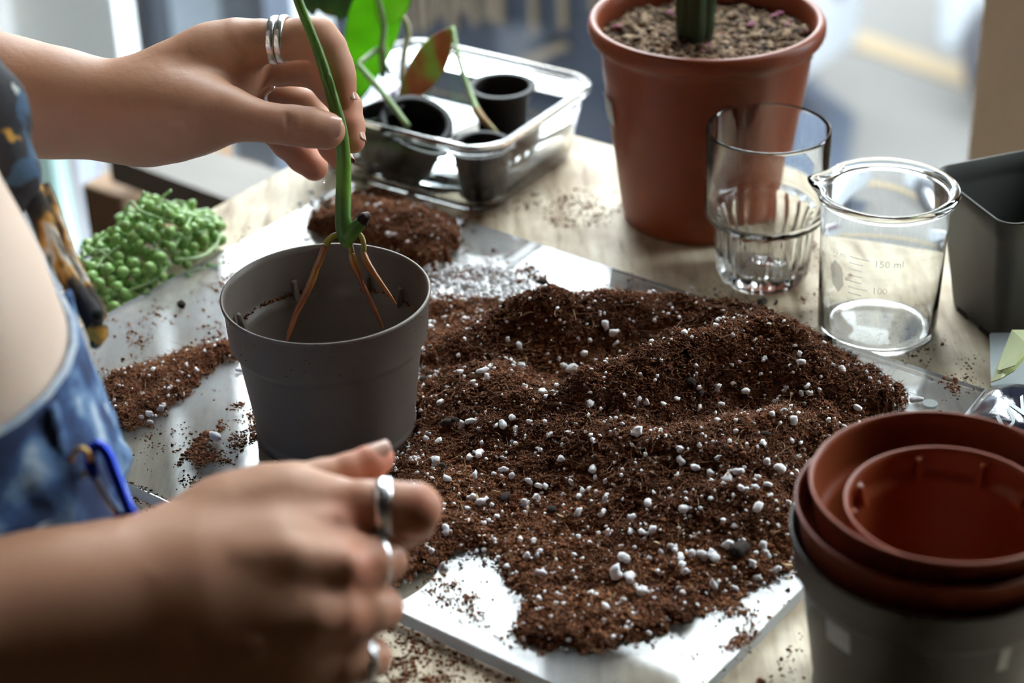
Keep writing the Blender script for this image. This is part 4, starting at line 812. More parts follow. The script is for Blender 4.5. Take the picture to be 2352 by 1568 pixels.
CHL = ['square tan wood chip in the dark middle of the heap', 'brown bark splinter right below the square tan chip', 'brown oblong bark chip near the front tip of the soil', 'curled brown bark flake alone on the white sheet by the knuckles', 'pale curled wood chip at the soil edge beside the nested pots', 'cream wood chip just below the curled one by the nested pots', 'pale wood chip on the front right fringe of the soil', 'long pale splinter standing in soil right of the index fingertip', 'pale angular chip beside the dark pebble in the front hollow', 'tan chip just behind the oval brown pebble', 'pale chip among the perlite row near the nested pots', 'small tan chip left of the front hollow', 'small tan chip on the light soil below the front hollow', 'small reddish bark chip beside the white gap in the soil', 'pale chip on the upper left slope of the heap', 'dark bark piece in the valley near the two largest upper grains', 'small tan chip right of the front ridge', 'reddish bark flake on the bare wood below the beaker', 'dark bark fleck on the front tongue of soil', 'tan sliver on the soil above the perlite row', 'tiny brown flake on the sheet near the jeans', 'tiny pale flake in the scattered crumbs left of the taupe pot', 'tan flake close under the index fingertip', 'tan flake between the fingertip and the white gap', 'small dark flake in front of the front ridge', 'pale sliver on the rear slope of the heap']
for i, (x, y, r, dk) in enumerate([(1503, 1060, 13, 0), (1497, 1096, 12, 1), (1392, 1440, 17, 1), (1057, 1414, 15, 1), (1810, 1310, 17, 0), (1812, 1340, 12, 0), (1690, 1408, 14, 0), (1098, 1160, 24, 0), (1287, 1195, 13, 0), (1140, 1140, 14, 0), (1637, 1310, 12, 0), (1188, 1218, 9, 0), (1256, 1258, 9, 0), (1170, 1345, 11, 1), (1115, 832, 10, 0), (1255, 856, 20, 1), (1672, 1098, 10, 0), (2082, 822, 10, 1), (1288, 1415, 18, 1), (1508, 1258, 13, 0), (340, 1090, 6, 1), (500, 1030, 7, 0), (968, 1240, 9, 0), (1060, 1200, 8, 0), (1330, 1055, 10, 1), (1365, 712, 12, 0)]):
    p, z = onsurf(x, y); s = r/FPX*((p-CAM)@_f); p[2] = TZ+z+.0028
    v, f = flake(i % 6); o = mk('bark_chip', v, f, M_chipd if dk else M_chip, org=(0, 0, 0), smooth=False)
    o.location = p; o.scale = (s, s*(.8 if r < 20 else .35), s); o.rotation_euler = (RNG.uniform(-.5, .5), RNG.uniform(-.5, .5), RNG.uniform(0, 6)); tag(o, CHL[i], 'wood chip', 'bark chips in the soil' if dk else 'pale wood chips in the soil')
for x0, y0, x1, y1, r, lb_ in ((2035, 610, 2150, 655, 0, ''), (1830, 1260, 1830, 1262, 0, '')): pass
o = mk('clear_dot', *solid_lathe([(.0001, 0), (.0035, 0), (.0035, .0012), (.0001, .0012)], at(2136, 930, SH), 24), mat('clear_rubber', (.75, .8, .78), .3, trans=.6), smooth=False); tag(o, 'small clear rubber bumper on the acrylic sheet behind the pot stack', 'bumper')

# ================================================================== STRING OF PEARLS
M_pearl = mat('pearl_leaf', (.09, .24, .06), .32, ((.22, .41, .10), (.42, .60, .22)), 60, sss=.15, srad=.002, ramp=(.3, .7)); M_vine = mat('vine', (.33, .52, .24), .45, (.42, .6, .3), 50)
sp = empty('string_of_pearls', at(350, 600, 0)); tag(sp, 'tangled heap of string of pearls cuttings on the table corner', 'plant cuttings')
PV, PF = ICO2; pv = PV.copy(); pv[:, 2] *= 1.06; tipm = pv[:, 2] > .9; pv[tipm, 2] *= 1.14
HP = [(175, 625), (230, 575), (300, 505), (345, 478), (430, 490), (490, 512), (525, 550), (500, 590), (440, 630), (350, 680), (250, 715), (205, 690), (190, 655)]
hp = np.array([at(*p)[:2] for p in HP]); hc = hp.mean(0)
def hmound(p):                                              # height of the tangle
    x, y = p[:2]; c1_, c2_, c3_ = at(400, 560, .012)[:2], at(290, 620, .008)[:2], at(350, 540, .02)[:2]; g_ = lambda c, w: math.exp(-((x-c[0])**2+(y-c[1])**2)/w**2); return .004+.014*g_(c1_, .028)+.008*g_(c2_, .030)+.012*g_(c3_, .02)
ins_h = lambda p: sum(((hp[i][1] > p[1]) != (hp[(i+1) % len(hp)][1] > p[1])) and p[0] < (hp[(i+1) % len(hp)][0]-hp[i][0])*(p[1]-hp[i][1])/(hp[(i+1) % len(hp)][1]-hp[i][1])+hp[i][0] for i in range(len(hp))) % 2 == 1
def pearl(p, s):
    global NP_, PB
    if NP_ >= 296: return
    if NP_ == 0: o = mk('pearl_leaf', pv, PF, M_pearl, sp, org=(0, 0, 0)); PB = o
    else: o = PB.copy(); sc.collection.objects.link(o)
    o.location = np.array(p)-np.array(sp['_o']); o.scale = (s, s, s); o.rotation_euler = (RNG.uniform(-1.2, 1.2), RNG.uniform(-1.2, 1.2), RNG.uniform(0, 6)); NP_ += 1
NP_ = 0
tries = 0; placed = []
while NP_ < 205 and tries < 6000:
    tries += 1; q = hp.min(0)+RNG.uniform(0, 1, 2)*(hp.max(0)-hp.min(0))
    if not ins_h(q): continue
    s = RNG.choice([.0026, .0030, .0034, .0037]); z = TZ+s+hmound(q)*RNG.choice([1., 1., 1., .55, .2]); p = np.array([q[0], q[1], z])
    if any(np.linalg.norm(p-a) < (s+b)*.80 for a, b in placed): continue
    placed.append((p, s)); pearl(p, s)
def trail(PX, r, every=None, side=.003, ps=.003):
    P = [at(x, y, z) for x, y, z in PX]; v, f = tube(P, r, 7, 6); mk('vine', v, f, M_vine, sp)
    if every:
        Q = catmull(P, 8); acc = 0; last = Q[0]; s_ = 1
        for q in Q:
            acc += np.linalg.norm(q-last); last = q
            if acc > every: acc = 0; s_ = -s_; s = ps*RNG.uniform(.75, 1.15); pearl(q+np.array([RNG.normal(0, .001), s_*side, 0])+Z3*max(0, s-(q[2]-TZ)), s)
trail([(392, 438, .045), (365, 460, .035), (350, 485, .026), (330, 505, .022), (345, 540, .022), (362, 575, .018)], .00085)
trail([(340, 500, .026), (380, 492, .030), (430, 496, .026), (438, 500, .026), (415, 540, .024), (398, 575, .020)], .0008)
trail([(505, 540, .012), (495, 565, .010), (460, 590, .012), (400, 596, .014)], .0008)
trail([(170, 612, .006), (190, 590, .010), (215, 580, .012), (240, 585, .012)], .0008)
trail([(240, 588, .014), (208, 612, .012), (202, 650, .008)], .0008)
trail([(390, 600, .014), (360, 640, .010), (300, 665, .008), (260, 680, .006), (200, 680, .004)], .0008, .010)
trail([(545, 606, .002), (500, 618, .002), (440, 635, .002), (380, 645, .003), (320, 650, .005)], .0006, .009, .0032, .0024)
trail([(370, 655, .003), (330, 680, .003), (290, 695, .003), (235, 712, .003)], .0008, .009, .0032, .0034)
for i in range(28):
    while True:
        q = hp.min(0)+RNG.uniform(0, 1, 2)*(hp.max(0)-hp.min(0))
        if ins_h(q): break
    P = []; a = RNG.uniform(0, 6.28)
    for j in range(5): P.append(np.array([q[0], q[1], TZ+.0035+hmound(q)*RNG.uniform(.8, 1.35)])); a += RNG.uniform(-.7, .7); q = q+np.array([math.cos(a), math.sin(a)*.8])*.009; q = q if ins_h(q) else hc+(q-hc)*.85
    v, f = tube(P, .0007, 6, 5); mk('vine', v, f, M_vine, sp)

# ================================================================== THE HELD CUTTING
M_stem = mat('green_stem', (.035, .10, .012), .35, ((.07, .17, .02), (.16, .34, .035)), 70, stretch=((1, 1, .25), (0, 0, 0)), ramp=(.32, .68), sss=.08, srad=.002, bump=.15, bscale=300)
M_root = mat('aerial_root', (.16, .035, .008), .3, ((.30, .09, .015), (.34, .24, .03)), 40, ramp=(.35, .72), coat=.5); M_rooty = mat('root_top', (.30, .26, .03), .35, (.22, .12, .02), 60, coat=.4)
SD = .878
cu = empty('plant_cutting', dp(797, 560, SD)); tag(cu, 'long green stem cutting with orange roots held over the taupe pot', 'plant cutting')
def dpl(L_): return [dp(*p) for p in L_]
mk('stem', *tube(dpl([(795, 562, SD), (792, 540, SD), (788, 500, SD), (789, 430, SD-.001), (789, 360, SD-.005), (782, 295, SD-.0115), (769, 245, SD-.0165), (752, 185, SD-.021), (735, 130, SD-.025), (712, 70, SD-.030), (690, 15, SD-.034), (676, -30, SD-.036), (650, -130, SD-.042), (630, -260, SD-.048)]),
     [.0021, .0037, .0037, .0035, .0032, .0029, .0028, .0026, .0023, .0021, .0021, .0021, .002, .0018], 20, 8), M_stem, cu)
mk('sheath_scar', *tube(dpl([(752, 168, SD-.0245), (757, 178, SD-.0243), (763, 200, SD-.0225), (768, 225, SD-.020)]), [.0004, .0011, .0012, .0006], 8, 5), M_stem, cu)
mk('side_shoot', *tube(dpl([(795, 548, SD), (806, 536, SD-.001), (818, 522, SD-.002), (832, 508, SD-.003)]), [.0036, .0036, .0031, .0027], 16, 6), M_stem, cu)
mk('dried_tip', *tube(dpl([(829, 511, SD-.0028), (836, 504, SD-.003), (845, 502, SD-.003), (849, 504, SD-.003)]), [.0027, .0032, .0028, .0012], 14, 5, rj=.12), mat('dried_tip', (.012, .004, .004), .5, (.04, .012, .009), 300, bump=.5, spec=.25), cu)
mk('root_collar', *tube(dpl([(797, 548, SD), (798, 562, SD), (796, 570, SD)]), [.0028, .0024, .0008], 14, 5), M_stem, cu)
def root(P, R_, nsw): 
    P = dpl(P); mk('root_upper', *tube(P[:nsw+1], R_[:nsw+1], 12, 7), M_rooty, cu); mk('root', *tube(P[nsw:], R_[nsw:], 12, 7, rj=.05), M_root, cu)
root([(785, 540, SD), (765, 543, SD-.001), (747, 562, SD-.001), (738, 590, SD), (727, 615, SD+.001), (718, 640, SD+.001), (700, 680, SD+.002), (680, 720, SD+.002), (668, 755, SD+.003), (659, 785, SD+.003)], [.0014, .0015, .0016, .0017, .0016, .0018, .0016, .0014, .0012, .0006], 2)
root([(803, 552, SD), (806, 566, SD), (808, 582, SD), (812, 600, SD), (825, 635, SD+.001), (848, 685, SD+.002), (865, 720, SD+.003), (881, 754, SD+.003)], [.0011, .0012, .0015, .0018, .0013, .0011, .0009, .0003], 2)
root([(820, 532, SD-.001), (831, 545, SD-.001), (836, 565, SD-.001), (834, 580, SD), (842, 602, SD), (862, 632, SD+.002), (888, 668, SD+.003), (910, 698, SD+.004)], [.0010, .0013, .0012, .0015, .0018, .0014, .0010, .0004], 3)
leaf('leaf', dp(628, -255, SD-.048), dp(520, -620, SD-.09), .045, -_f, mat('philodendron_leaf', (.03, .12, .02), .35, (.05, .18, .03), 20), cu, .1, heart)
# ================================================================== PERSON
M_skin = mat('skin', (.70, .54, .43), .5, ((.47, .24, .145), (.58, .20, .12)), attr='red', ramp=(0., 1.), sss=.10, srad=.005, bump=.4, bscale=260, bdist=.0005)
bs = M_skin.node_tree.nodes['Principled BSDF']; bs.inputs['Specular IOR Level'].default_value = .4
M_nail = mat('nail', (.60, .34, .25), .25, coat=.25)
def J(x, y, D, rpx): return (dp(x, y, D), rpx/FPX*D)
person = empty('person', uw(0, .2, 0)+U*-.40*0); 
# ---- left hand (far), holding the cutting
def hand(chains_palm, fingers, lo, hi, h, cuts=(), kp=.011, kf=.004):
    F_ = Field(lo, hi, h); D = F_.new()
    for c, k_ in chains_palm: F_.chain(D, c, k_)
    Fg = F_.new()
    for c in fingers:
        q = F_.new(); F_.chain(q, c, .0025); Fg = np.minimum(Fg, q)
    D = smin(D, Fg, kf)
    for a, ra, b, rb in cuts: F_.cut(D, a, ra, b, rb)
    return F_.mesh(D, 1)
def bounds(P, pad=.006):
    p = np.array([a for c in P for a, _ in c]); r_ = np.array([b for c in P for _, b in c]); return (p-r_[:, None]).min(0)-pad, (p+r_[:, None]).max(0)+pad
palmL = [([J(-420, 170, .925, 150), J(-300, 178, .92, 146), J(-120, 200, .905, 136), J(0, 217, .895, 127), J(90, 232, .89, 114), J(160, 240, .886, 106), J(246, 254, .882, 96), J(300, 258, .88, 93)], .012),
         ([J(300, 252, .88, 88), J(360, 225, .880, 88), J(430, 180, .878, 82), J(500, 133, .876, 70), J(552, 104, .874, 56)], .012),
         ([J(290, 268, .878, 84), J(340, 270, .872, 92), J(410, 266, .864, 86), J(470, 264, .857, 68), J(530, 264, .853, 56)], .012),
         ([J(360, 250, .882, 92), J(450, 225, .882, 86), J(520, 190, .886, 70)], .012),
         ([J(340, 260, .90, 74), J(450, 200, .905, 66), J(570, 140, .895, 52)], .012),
         ([J(340, 270, .905, 70), J(460, 235, .918, 62), J(580, 195, .915, 48)], .012),
         ([J(340, 275, .905, 66), J(450, 262, .925, 56), J(560, 245, .93, 44)], .012)]
fL = [[J(530, 264, .853, 56), J(575, 274, .852, 49), J(625, 283, .852, 44), J(672, 288, .853, 45), J(715, 293, .854, 45), J(750, 300, .855, 40), J(762, 303, .862, 31)],
      [J(552, 104, .874, 56), J(600, 95, .872, 49), J(655, 92, .870, 46), J(700, 88, .869, 46), J(730, 88, .869, 47), J(752, 113, .869, 44), J(770, 150, .869, 40), J(778, 178, .869, 38), J(783, 210, .870, 33), J(786, 228, .870, 27)],
      [J(570, 140, .895, 50), J(640, 152, .895, 44), J(728, 158, .895, 44), J(765, 200, .892, 40), J(795, 245, .889, 35), J(804, 290, .886, 33), J(811, 325, .884, 28)],
      [J(580, 195, .915, 46), J(650, 222, .915, 40), J(712, 246, .914, 39), J(745, 295, .908, 36), J(765, 335, .904, 33), J(782, 366, .900, 28)],
      [J(560, 245, .93, 42), J(622, 290, .93, 36), J(660, 330, .928, 34), J(695, 360, .926, 35), J(722, 384, .924, 32)]]
rd = lambda P: [(p, r_) for c, _ in P for p, r_ in c]
lo, hi = bounds([c for c, _ in palmL]+fL)
tc_ = dp(672, 288, .859)
def crease(x, y0, y1, D, r_, depth): a = dp(x, y0, D); b = dp(x+1, y1, D); return (a, r_, b, r_)
cutL = [crease(665, 258, 320, .8442, .0007, 0), crease(674, 262, 316, .8440, .0007, 0), crease(657, 262, 312, .8446, .0006, 0), (dp(560, 130, .862), .0016, dp(585, 215, .846), .0012), (dp(545, 150, .861), .0010, dp(560, 210, .845), .0010)]
vL, qL = hand(palmL, fL, lo, hi, .00105, cutL)
# ---- right hand (near), loosely curled
palmR = [([J(-420, 1480, .635, 210), J(-200, 1445, .645, 196), J(0, 1423, .655, 178), J(150, 1410, .66, 172), J(270, 1400, .665, 174), J(360, 1385, .668, 170)], .014),
         ([J(340, 1345, .672, 135), J(430, 1290, .675, 112), J(560, 1215, .678, 96), J(680, 1175, .68, 84), J(770, 1172, .681, 68)], .014),
         ([J(360, 1390, .665, 140), J(500, 1350, .660, 120), J(650, 1310, .660, 98), J(800, 1300, .665, 70)], .014),
         ([J(360, 1420, .665, 130), J(500, 1430, .658, 112), J(650, 1420, .658, 92), J(795, 1412, .666, 63)], .014),
         ([J(360, 1460, .67, 110), J(500, 1500, .665, 95), J(640, 1520, .667, 78), J(775, 1520, .672, 54)], .014),
         ([J(480, 1260, .69, 90), J(600, 1300, .70, 95), J(720, 1330, .70, 80)], .014),
         ([J(430, 1270, .685, 85), J(520, 1190, .688, 72), J(610, 1135, .690, 58)], .012)]
fR = [[J(600, 1140, .690, 60), J(670, 1113, .694, 50), J(740, 1098, .700, 43), J(800, 1082, .703, 40), J(850, 1064, .706, 40), J(873, 1053, .708, 34)],
      [J(770, 1172, .681, 68), J(840, 1165, .676, 61), J(900, 1164, .675, 57), J(955, 1168, .676, 58), J(950, 1195, .695, 50), J(925, 1215, .712, 46), J(890, 1222, .722, 38)],
      [J(800, 1300, .665, 70), J(850, 1290, .668, 58), J(880, 1286, .673, 53), J(884, 1292, .695, 46), J(860, 1300, .712, 42), J(820, 1300, .720, 36)],
      [J(795, 1412, .666, 63), J(845, 1402, .670, 54), J(874, 1398, .676, 50), J(872, 1400, .695, 44), J(845, 1400, .71, 40)],
      [J(775, 1520, .672, 54), J(825, 1514, .676, 48), J(852, 1510, .682, 45), J(850, 1512, .698, 40), J(820, 1508, .708, 36)]]
def onm(x, y, D, r_): return (dp(x, y, D), r_)
palmR += [([onm(300, 1300, .6475, .0022), onm(360, 1330, .6445, .0022), onm(420, 1420, .6425, .002), onm(470, 1450, .6425, .002)], .004),
          ([onm(640, 1245, .6650, .003), onm(720, 1215, .6665, .0035), onm(780, 1195, .668, .004)], .006)]
palmR += [([onm(430, 1400, .6435, .0018), onm(500, 1465, .6412, .0020), onm(590, 1480, .6412, .0018), onm(690, 1440, .6462, .0016)], .004),
          ([onm(560, 1280, .6485, .002), onm(680, 1285, .6475, .003), onm(790, 1295, .6530, .005)], .008), ([onm(620, 1415, .6450, .002), onm(720, 1415, .6480, .003), onm(785, 1412, .6545, .005)], .008)]
lo, hi = bounds([c for c, _ in palmR]+fR); vR, qR = hand(palmR, fR, lo, hi, .0012)
# ---- trunk, upper arms (mostly outside the picture)
TCn = dp(182, 862, .685)                                     # right-most point of the waist as seen
aw, bw = .128, .084
ext = math.hypot(aw*U[0], bw*W[0]); TCX = TCn[0]-ext; tyy = (aw*aw*U[0]*U[1]+bw*bw*W[0]*W[1])/ext
WC = np.array([TCX, TCn[1]-tyy, TCn[2]]); zW = TCn[2]
_ov = WC@W+bw-(FW-.018)
if _ov > 0: WC = WC-W*_ov
def ringpt(a, b, z, th, c=None, dl=(0, 0)): return (WC if c is None else c)*[1, 1, 0]+U*(a*math.cos(th)+dl[0])+W*(b*math.sin(th)+dl[1])+Z3*z
FB = Field(WC+[-.34, -.30, -.25], WC+[.34, .34, .52], .007); D = FB.new()
FB.column(D, WC, [(zW-.2, .122, .084, 0), (zW-.03, .1255, .0825, 0), (zW+.006, .1265, .0830, 0), (zW+.035, .122, .079, -.001), (zW+.07, .112, .072, -.005), (zW+.16, .113, .073, -.014), (zW+.3, .14, .09, -.03), (zW+.38, .13, .07, -.035), (zW+.43, .06, .04, -.03)])
shL = ringpt(0, 0, zW+.38, 0, None, (-.165, -.035)); shR = ringpt(0, 0, zW+.38, 0, None, (.165, -.035))
FB.chain(D, [(ringpt(0, 0, zW+.39, 0, None, (-.08, -.035)), .055), (shL, .05)], .03); FB.chain(D, [(ringpt(0, 0, zW+.39, 0, None, (.08, -.035)), .055), (shR, .05)], .03)
FB.chain(D, [(ringpt(0, 0, zW+.40, 0, None, (0, -.035)), .055), (ringpt(0, 0, zW+.50, 0, None, (0, -.02)), .05)], .03)
elL = dp(-960, 140, .98); elR = dp(-1050, 1620, .60)
FB.chain(D, [(shL, .045), ((shL+elL)/2, .042), (elL, .038), (dp(-650, 150, .945), .036), (dp(-380, 174, .923), .0302)], .02)
FB.chain(D, [(shR, .045), ((shR+elR)/2+[-.03, -.02, 0], .042), (elR, .038), (dp(-700, 1540, .622), .034), (dp(-380, 1474, .637), .0290)], .02)
vT, qT = FB.mesh(D, 3)
v = np.vstack([vL, vR, vT]); f = np.vstack([qL, qR+len(vL), qT+len(vL)+len(vR)])
red = np.full(len(v), .5); red[len(vL)+len(vR):] = np.where(np.hypot(*(vT-WC)[:, :2].T) < .16, 0, .5)
for p, rr_, am in [(fL[i][-1][0], .013, .75) for i in range(1, 5)]+[(fL[0][-1][0], .010, .5)]+[(fR[0][-1][0], .016, .95), (dp(800, 1185, .668), .011, .7), (dp(980, 1165, .665), .010, .8), (dp(850, 1310, .655), .011, .75), (dp(820, 1440, .655), .011, .6), (dp(730, 88, .86), .010, .3)]+[(fR[i][2][0], .01, .5) for i in range(1, 5)]:
    red = np.maximum(red, (red > .1)*(.5+am*.5*np.exp(-((v-p)**2).sum(1)/rr_**2)))
person['_o'] = [float(WC[0]), float(WC[1]), 0.]; person.location = person['_o'][:]
tag(person, 'person in tied floral shirt and jeans, silver rings, one hand holding the cutting', 'person')
mk('body', v, f, M_skin, person, attr={'red': red})

def nail(name, p, fd, nd, r_, L_, Wd, taper=1.):
    fd = nrm(fd); nd = nrm(np.asarray(nd)-fd*(np.asarray(nd)@fd)); sd = np.cross(fd, nd); g_ = []; nI, nJ = 12, 12
    for i in range(nI+1):
        t = i/nI*2-1
        for j in range(nJ+1):
            s = j/nJ*2-1; sx = s*(1-.20*max(0, t)**3-.16*max(0, -t)**2); ph = sx*Wd/(2*r_); tt = t*(1-.16*abs(s)**3)
            g_.append(p+fd*tt*L_/2+(nd*math.cos(ph)+sd*math.sin(ph))*(r_+.00035-.0006*abs(s)**4-.0004*max(0, -t)**3))
    o = mk(name, np.array(g_), [(i*(nJ+1)+j, (i+1)*(nJ+1)+j, (i+1)*(nJ+1)+j+1, i*(nJ+1)+j+1) for i in range(nI) for j in range(nJ)], M_nail, person)
    q = o.modifiers.new('t', 'SOLIDIFY'); q.thickness = .0003; return o
R2_ = np.array([1., 0, 0]); toc = -_f
nail('fingernail', (fL[0][-2][0]), fL[0][-2][0]-fL[0][-4][0], toc+_u*.30, fL[0][-2][1]*1.0, .0122, .0118)
nail('fingernail', fL[1][-2][0], fL[1][-1][0]-fL[1][-3][0], _r*1.0+toc*.28, fL[1][-2][1]*.95, .0095, .0078)
nail('fingernail', fL[2][-2][0]*.45+fL[2][-1][0]*.55, fL[2][-1][0]-fL[2][-3][0], _r+toc*.30, fL[2][-1][1]*.97, .0098, .0078)
nail('fingernail', fL[3][-1][0], fL[3][-1][0]-fL[3][-3][0], _r+toc*.12, fL[3][-1][1]*.93, .008, .006)
nail('fingernail', fR[0][-2][0]*.5+fR[0][-1][0]*.5, fR[0][-1][0]-fR[0][-4][0], _u*.8+toc*.75-_r*.2, fR[0][-1][1]*1.12, .0115, .0088)

# ---- rings (worn, but things of their own)
M_silver = mat('silver', (.86, .87, .88), .27, metal=1, bump=.5, bscale=420, bdist=.0006); M_band = mat('silver_smooth', (.87, .88, .9), .22, metal=1)
def ring(c, ax, r_, wd, th_, m, label, cat='ring', wav=0., gap=0, tilt=None, group=None):
    prof = [(r_, -wd/2), (r_+th_*.7, -wd/2), (r_+th_, -wd/4), (r_+th_, wd/4), (r_+th_*.7, wd/2), (r_, wd/2)]
    v, f = lathe([(a, b) for a, b in prof], c, 64, ax)
    if wav:
        x, y, a = frame_of(ax); q = v-c; an = np.arctan2(q@y, q@x); v = v+np.outer(np.sin(an*7)*wav, a)
    o = mk('finger_ring', v, f, m); tag(o, label, cat); return o
ax_i = fL[1][3][0]-fL[1][1][0]
ring(dp(632, 92, .8712), ax_i+_u*-.0022, 50.5/FPX*.871, .0035, .0012, M_silver, 'hammered silver ring on the raised index finger, nearer the knuckle')
ring(dp(651, 90, .8707), ax_i+_u*-.0026, 50/FPX*.871, .0036, .0012, M_silver, 'hammered silver ring on the raised index finger, nearer the fingertip')
ring(dp(627, 212, .915), fL[3][2][0]-fL[3][0][0], 43/FPX*.915, .0022, .0011, M_band, 'wavy silver ring on the ring finger behind the thumb', wav=.0009)
ring(dp(880, 1165, .6755), fR[1][3][0]-fR[1][1][0]+_r*.012, 61/FPX*.676, .0042, .0013, M_band, 'wide silver ring on the index finger of the lower hand')
ring(dp(893, 1164, .6755), fR[1][3][0]-fR[1][1][0]+_r*.012, 60/FPX*.676, .0026, .0012, M_band, 'thin silver ring stacked beside the wide one on the lower index finger')
ring(dp(872, 1287, .671), fR[2][2][0]-fR[2][0][0]+_r*.012, 56/FPX*.671, .0032, .0013, M_band, 'plain silver ring on the middle finger of the lower hand')
ring(dp(836, 1512, .677), fR[4][2][0]-fR[4][0][0]+_r*.012, 49/FPX*.677, .0026, .0012, M_silver, 'patterned silver ring on the little finger of the lower hand', wav=.0006)
ring(dp(846, 1511, .678), fR[4][2][0]-fR[4][0][0]+_r*.012, 49/FPX*.678, .0018, .0011, M_silver, 'narrow beaded silver ring beside the patterned one on the little finger')
# water drop on the little finger
o = mk('water_drop', ICO2[0]*[.0007, .0007, .0009], ICO2[1], M_glass, org=(0, 0, 0)); o.location = dp(745, 416, .924); tag(o, 'tiny water drop hanging from the little fingertip', 'drop')

# ---- jeans
M_den = mat('denim', (.012, .028, .085), .85, ((.03, .075, .19), (.13, .23, .38), (.42, .50, .58)), 42, detail=5, bump=.7, bscale=900, ramp=(.40, .64), bdist=.0006)
M_seam = mat('denim_seam', (.42, .46, .50), .85, (.25, .32, .42), 200)
rings_ = []; n = 120; hz = [(zW+.004, 0., 0.), (zW-.012, .0035, .002), (zW-.03, .009, .004), (zW-.05, .0115, .006), (zW-.08, .014, .008), (zW-.12, .017, .010), (zW-.17, .022, .012), (zW-.25, .026, .014)]
def jr(z, da, db, off=0.):
    out = []
    for i in range(n):
        th = 2*math.pi*i/n; fr = math.exp(-((th-1.0)/.55)**2)
        k_ = np.clip((zW-z)/.05, 0, 1)
        wr = k_*(.0042*math.sin(5*th+38*z)*vn(th*2, z*30, 1, 31)+.0042*vn(th*5+z*60, z*55, 1, 32)+.0024*vn(th*14, z*120+th*6, 1, 33))
        out.append(ringpt(aw+.0015+da+off+wr, bw+.0015+db+off+wr, z+.004*math.sin(2*th+.5)*(1-k_), th))
    return np.array(out)
zs = np.linspace(zW+.004, zW-.25, 70); q = np.array(hz)
R_ = [jr(z, np.interp(-z, -q[:, 0], q[:, 1]), np.interp(-z, -q[:, 0], q[:, 2])) for z in zs]
inner = [jr(z, -.002, -.002)+0 for z in (zW-.02, zW+.004)]
inner[1] = inner[1]*1.0; inner = [WC*[1, 1, 0]+(p-WC*[1, 1, 0])*np.array([.985, .985, 1]) for p in inner]
jn = mk('jeans', *loft([*inner, *R_], False, True), M_den, person)
def along(z, th0, th1, m_, r_=.0011, off=.0012, name='seam', z1=None):
    P = []
    for i in range(25):
        t = i/24; zz = z+((z1 if z1 is not None else z)-z)*t; th = th0+(th1-th0)*t; da = np.interp(-zz, -q[:, 0], q[:, 1]); db = np.interp(-zz, -q[:, 0], q[:, 2]); P.append(ringpt(aw+da+off, bw+db+off, zz+.004*math.sin(2*th+.5)*float(np.clip(1-(zW-zz)/.05, 0, 1)), th))
    return mk(name, *tube(P, r_, 8, 1), m_, jn)
along(zW+.004, -2.2, 2.2, M_seam, .0016, .0, 'waistband_edge'); along(zW-.030, -2.2, 2.2, M_seam, .0007, .0008, 'waistband_seam')
along(zW-.010, .02, .30, M_seam, .0009, .0010, 'fly_seam', zW-.16); along(zW-.012, .12, .40, M_seam, .0007, .0010, 'fly_seam', zW-.16); along(zW-.055, .10, -1.1, M_seam, .0009, .0010, 'pocket_seam', zW-.085); along(zW-.085, -.10, .20, M_seam, .0009, .0010, 'pocket_seam', zW-.16)
for th in (-.75, .16, .95):
    P = [ringpt(aw+.0035+.0012*math.sin(math.pi*t), bw+.0035+.001*math.sin(math.pi*t), zW+.006-.044*t, th) for t in np.linspace(0, 1, 8)]; mk('belt_loop', *tube(P, .0036, 10, 3, flat=.5), M_den, jn)

# ---- blue carabiner with a key ring
M_blue = mat('blue_anodised', (.01, .035, .42), .2, metal=.75); M_steel = mat('steel', (.55, .55, .56), .3, metal=1); M_brass = mat('brass', (.5, .33, .1), .35, metal=1)
ca_ = empty('carabiner', dp(300, 1190, .668)); tag(ca_, 'blue metal carabiner clipped to the front of the jeans', 'carabiner'); Dc = .668
mk('hook', *tube([dp(*p) for p in ((218, 1095, Dc), (208, 1062, Dc), (210, 1035, Dc), (226, 1024, Dc), (244, 1040, Dc), (262, 1085, Dc), (283, 1140, Dc), (303, 1190, Dc), (308, 1212, Dc), (298, 1220, Dc), (284, 1205, Dc), (272, 1180, Dc))], 0.0021, 12, 6), M_blue, ca_)
mk('gate', *tube([dp(*p) for p in ((214, 1090, Dc), (235, 1130, Dc), (272, 1182, Dc))], .0013, 10, 4), M_steel, ca_)
rb = mk('key_ring', *tube([dp(186+22*math.cos(a), 1060+30*math.sin(a), Dc-.001+.004*math.sin(a)) for a in np.linspace(0, 2*math.pi, 25)], .0009, 8, 1, ends=False), M_brass, ca_)

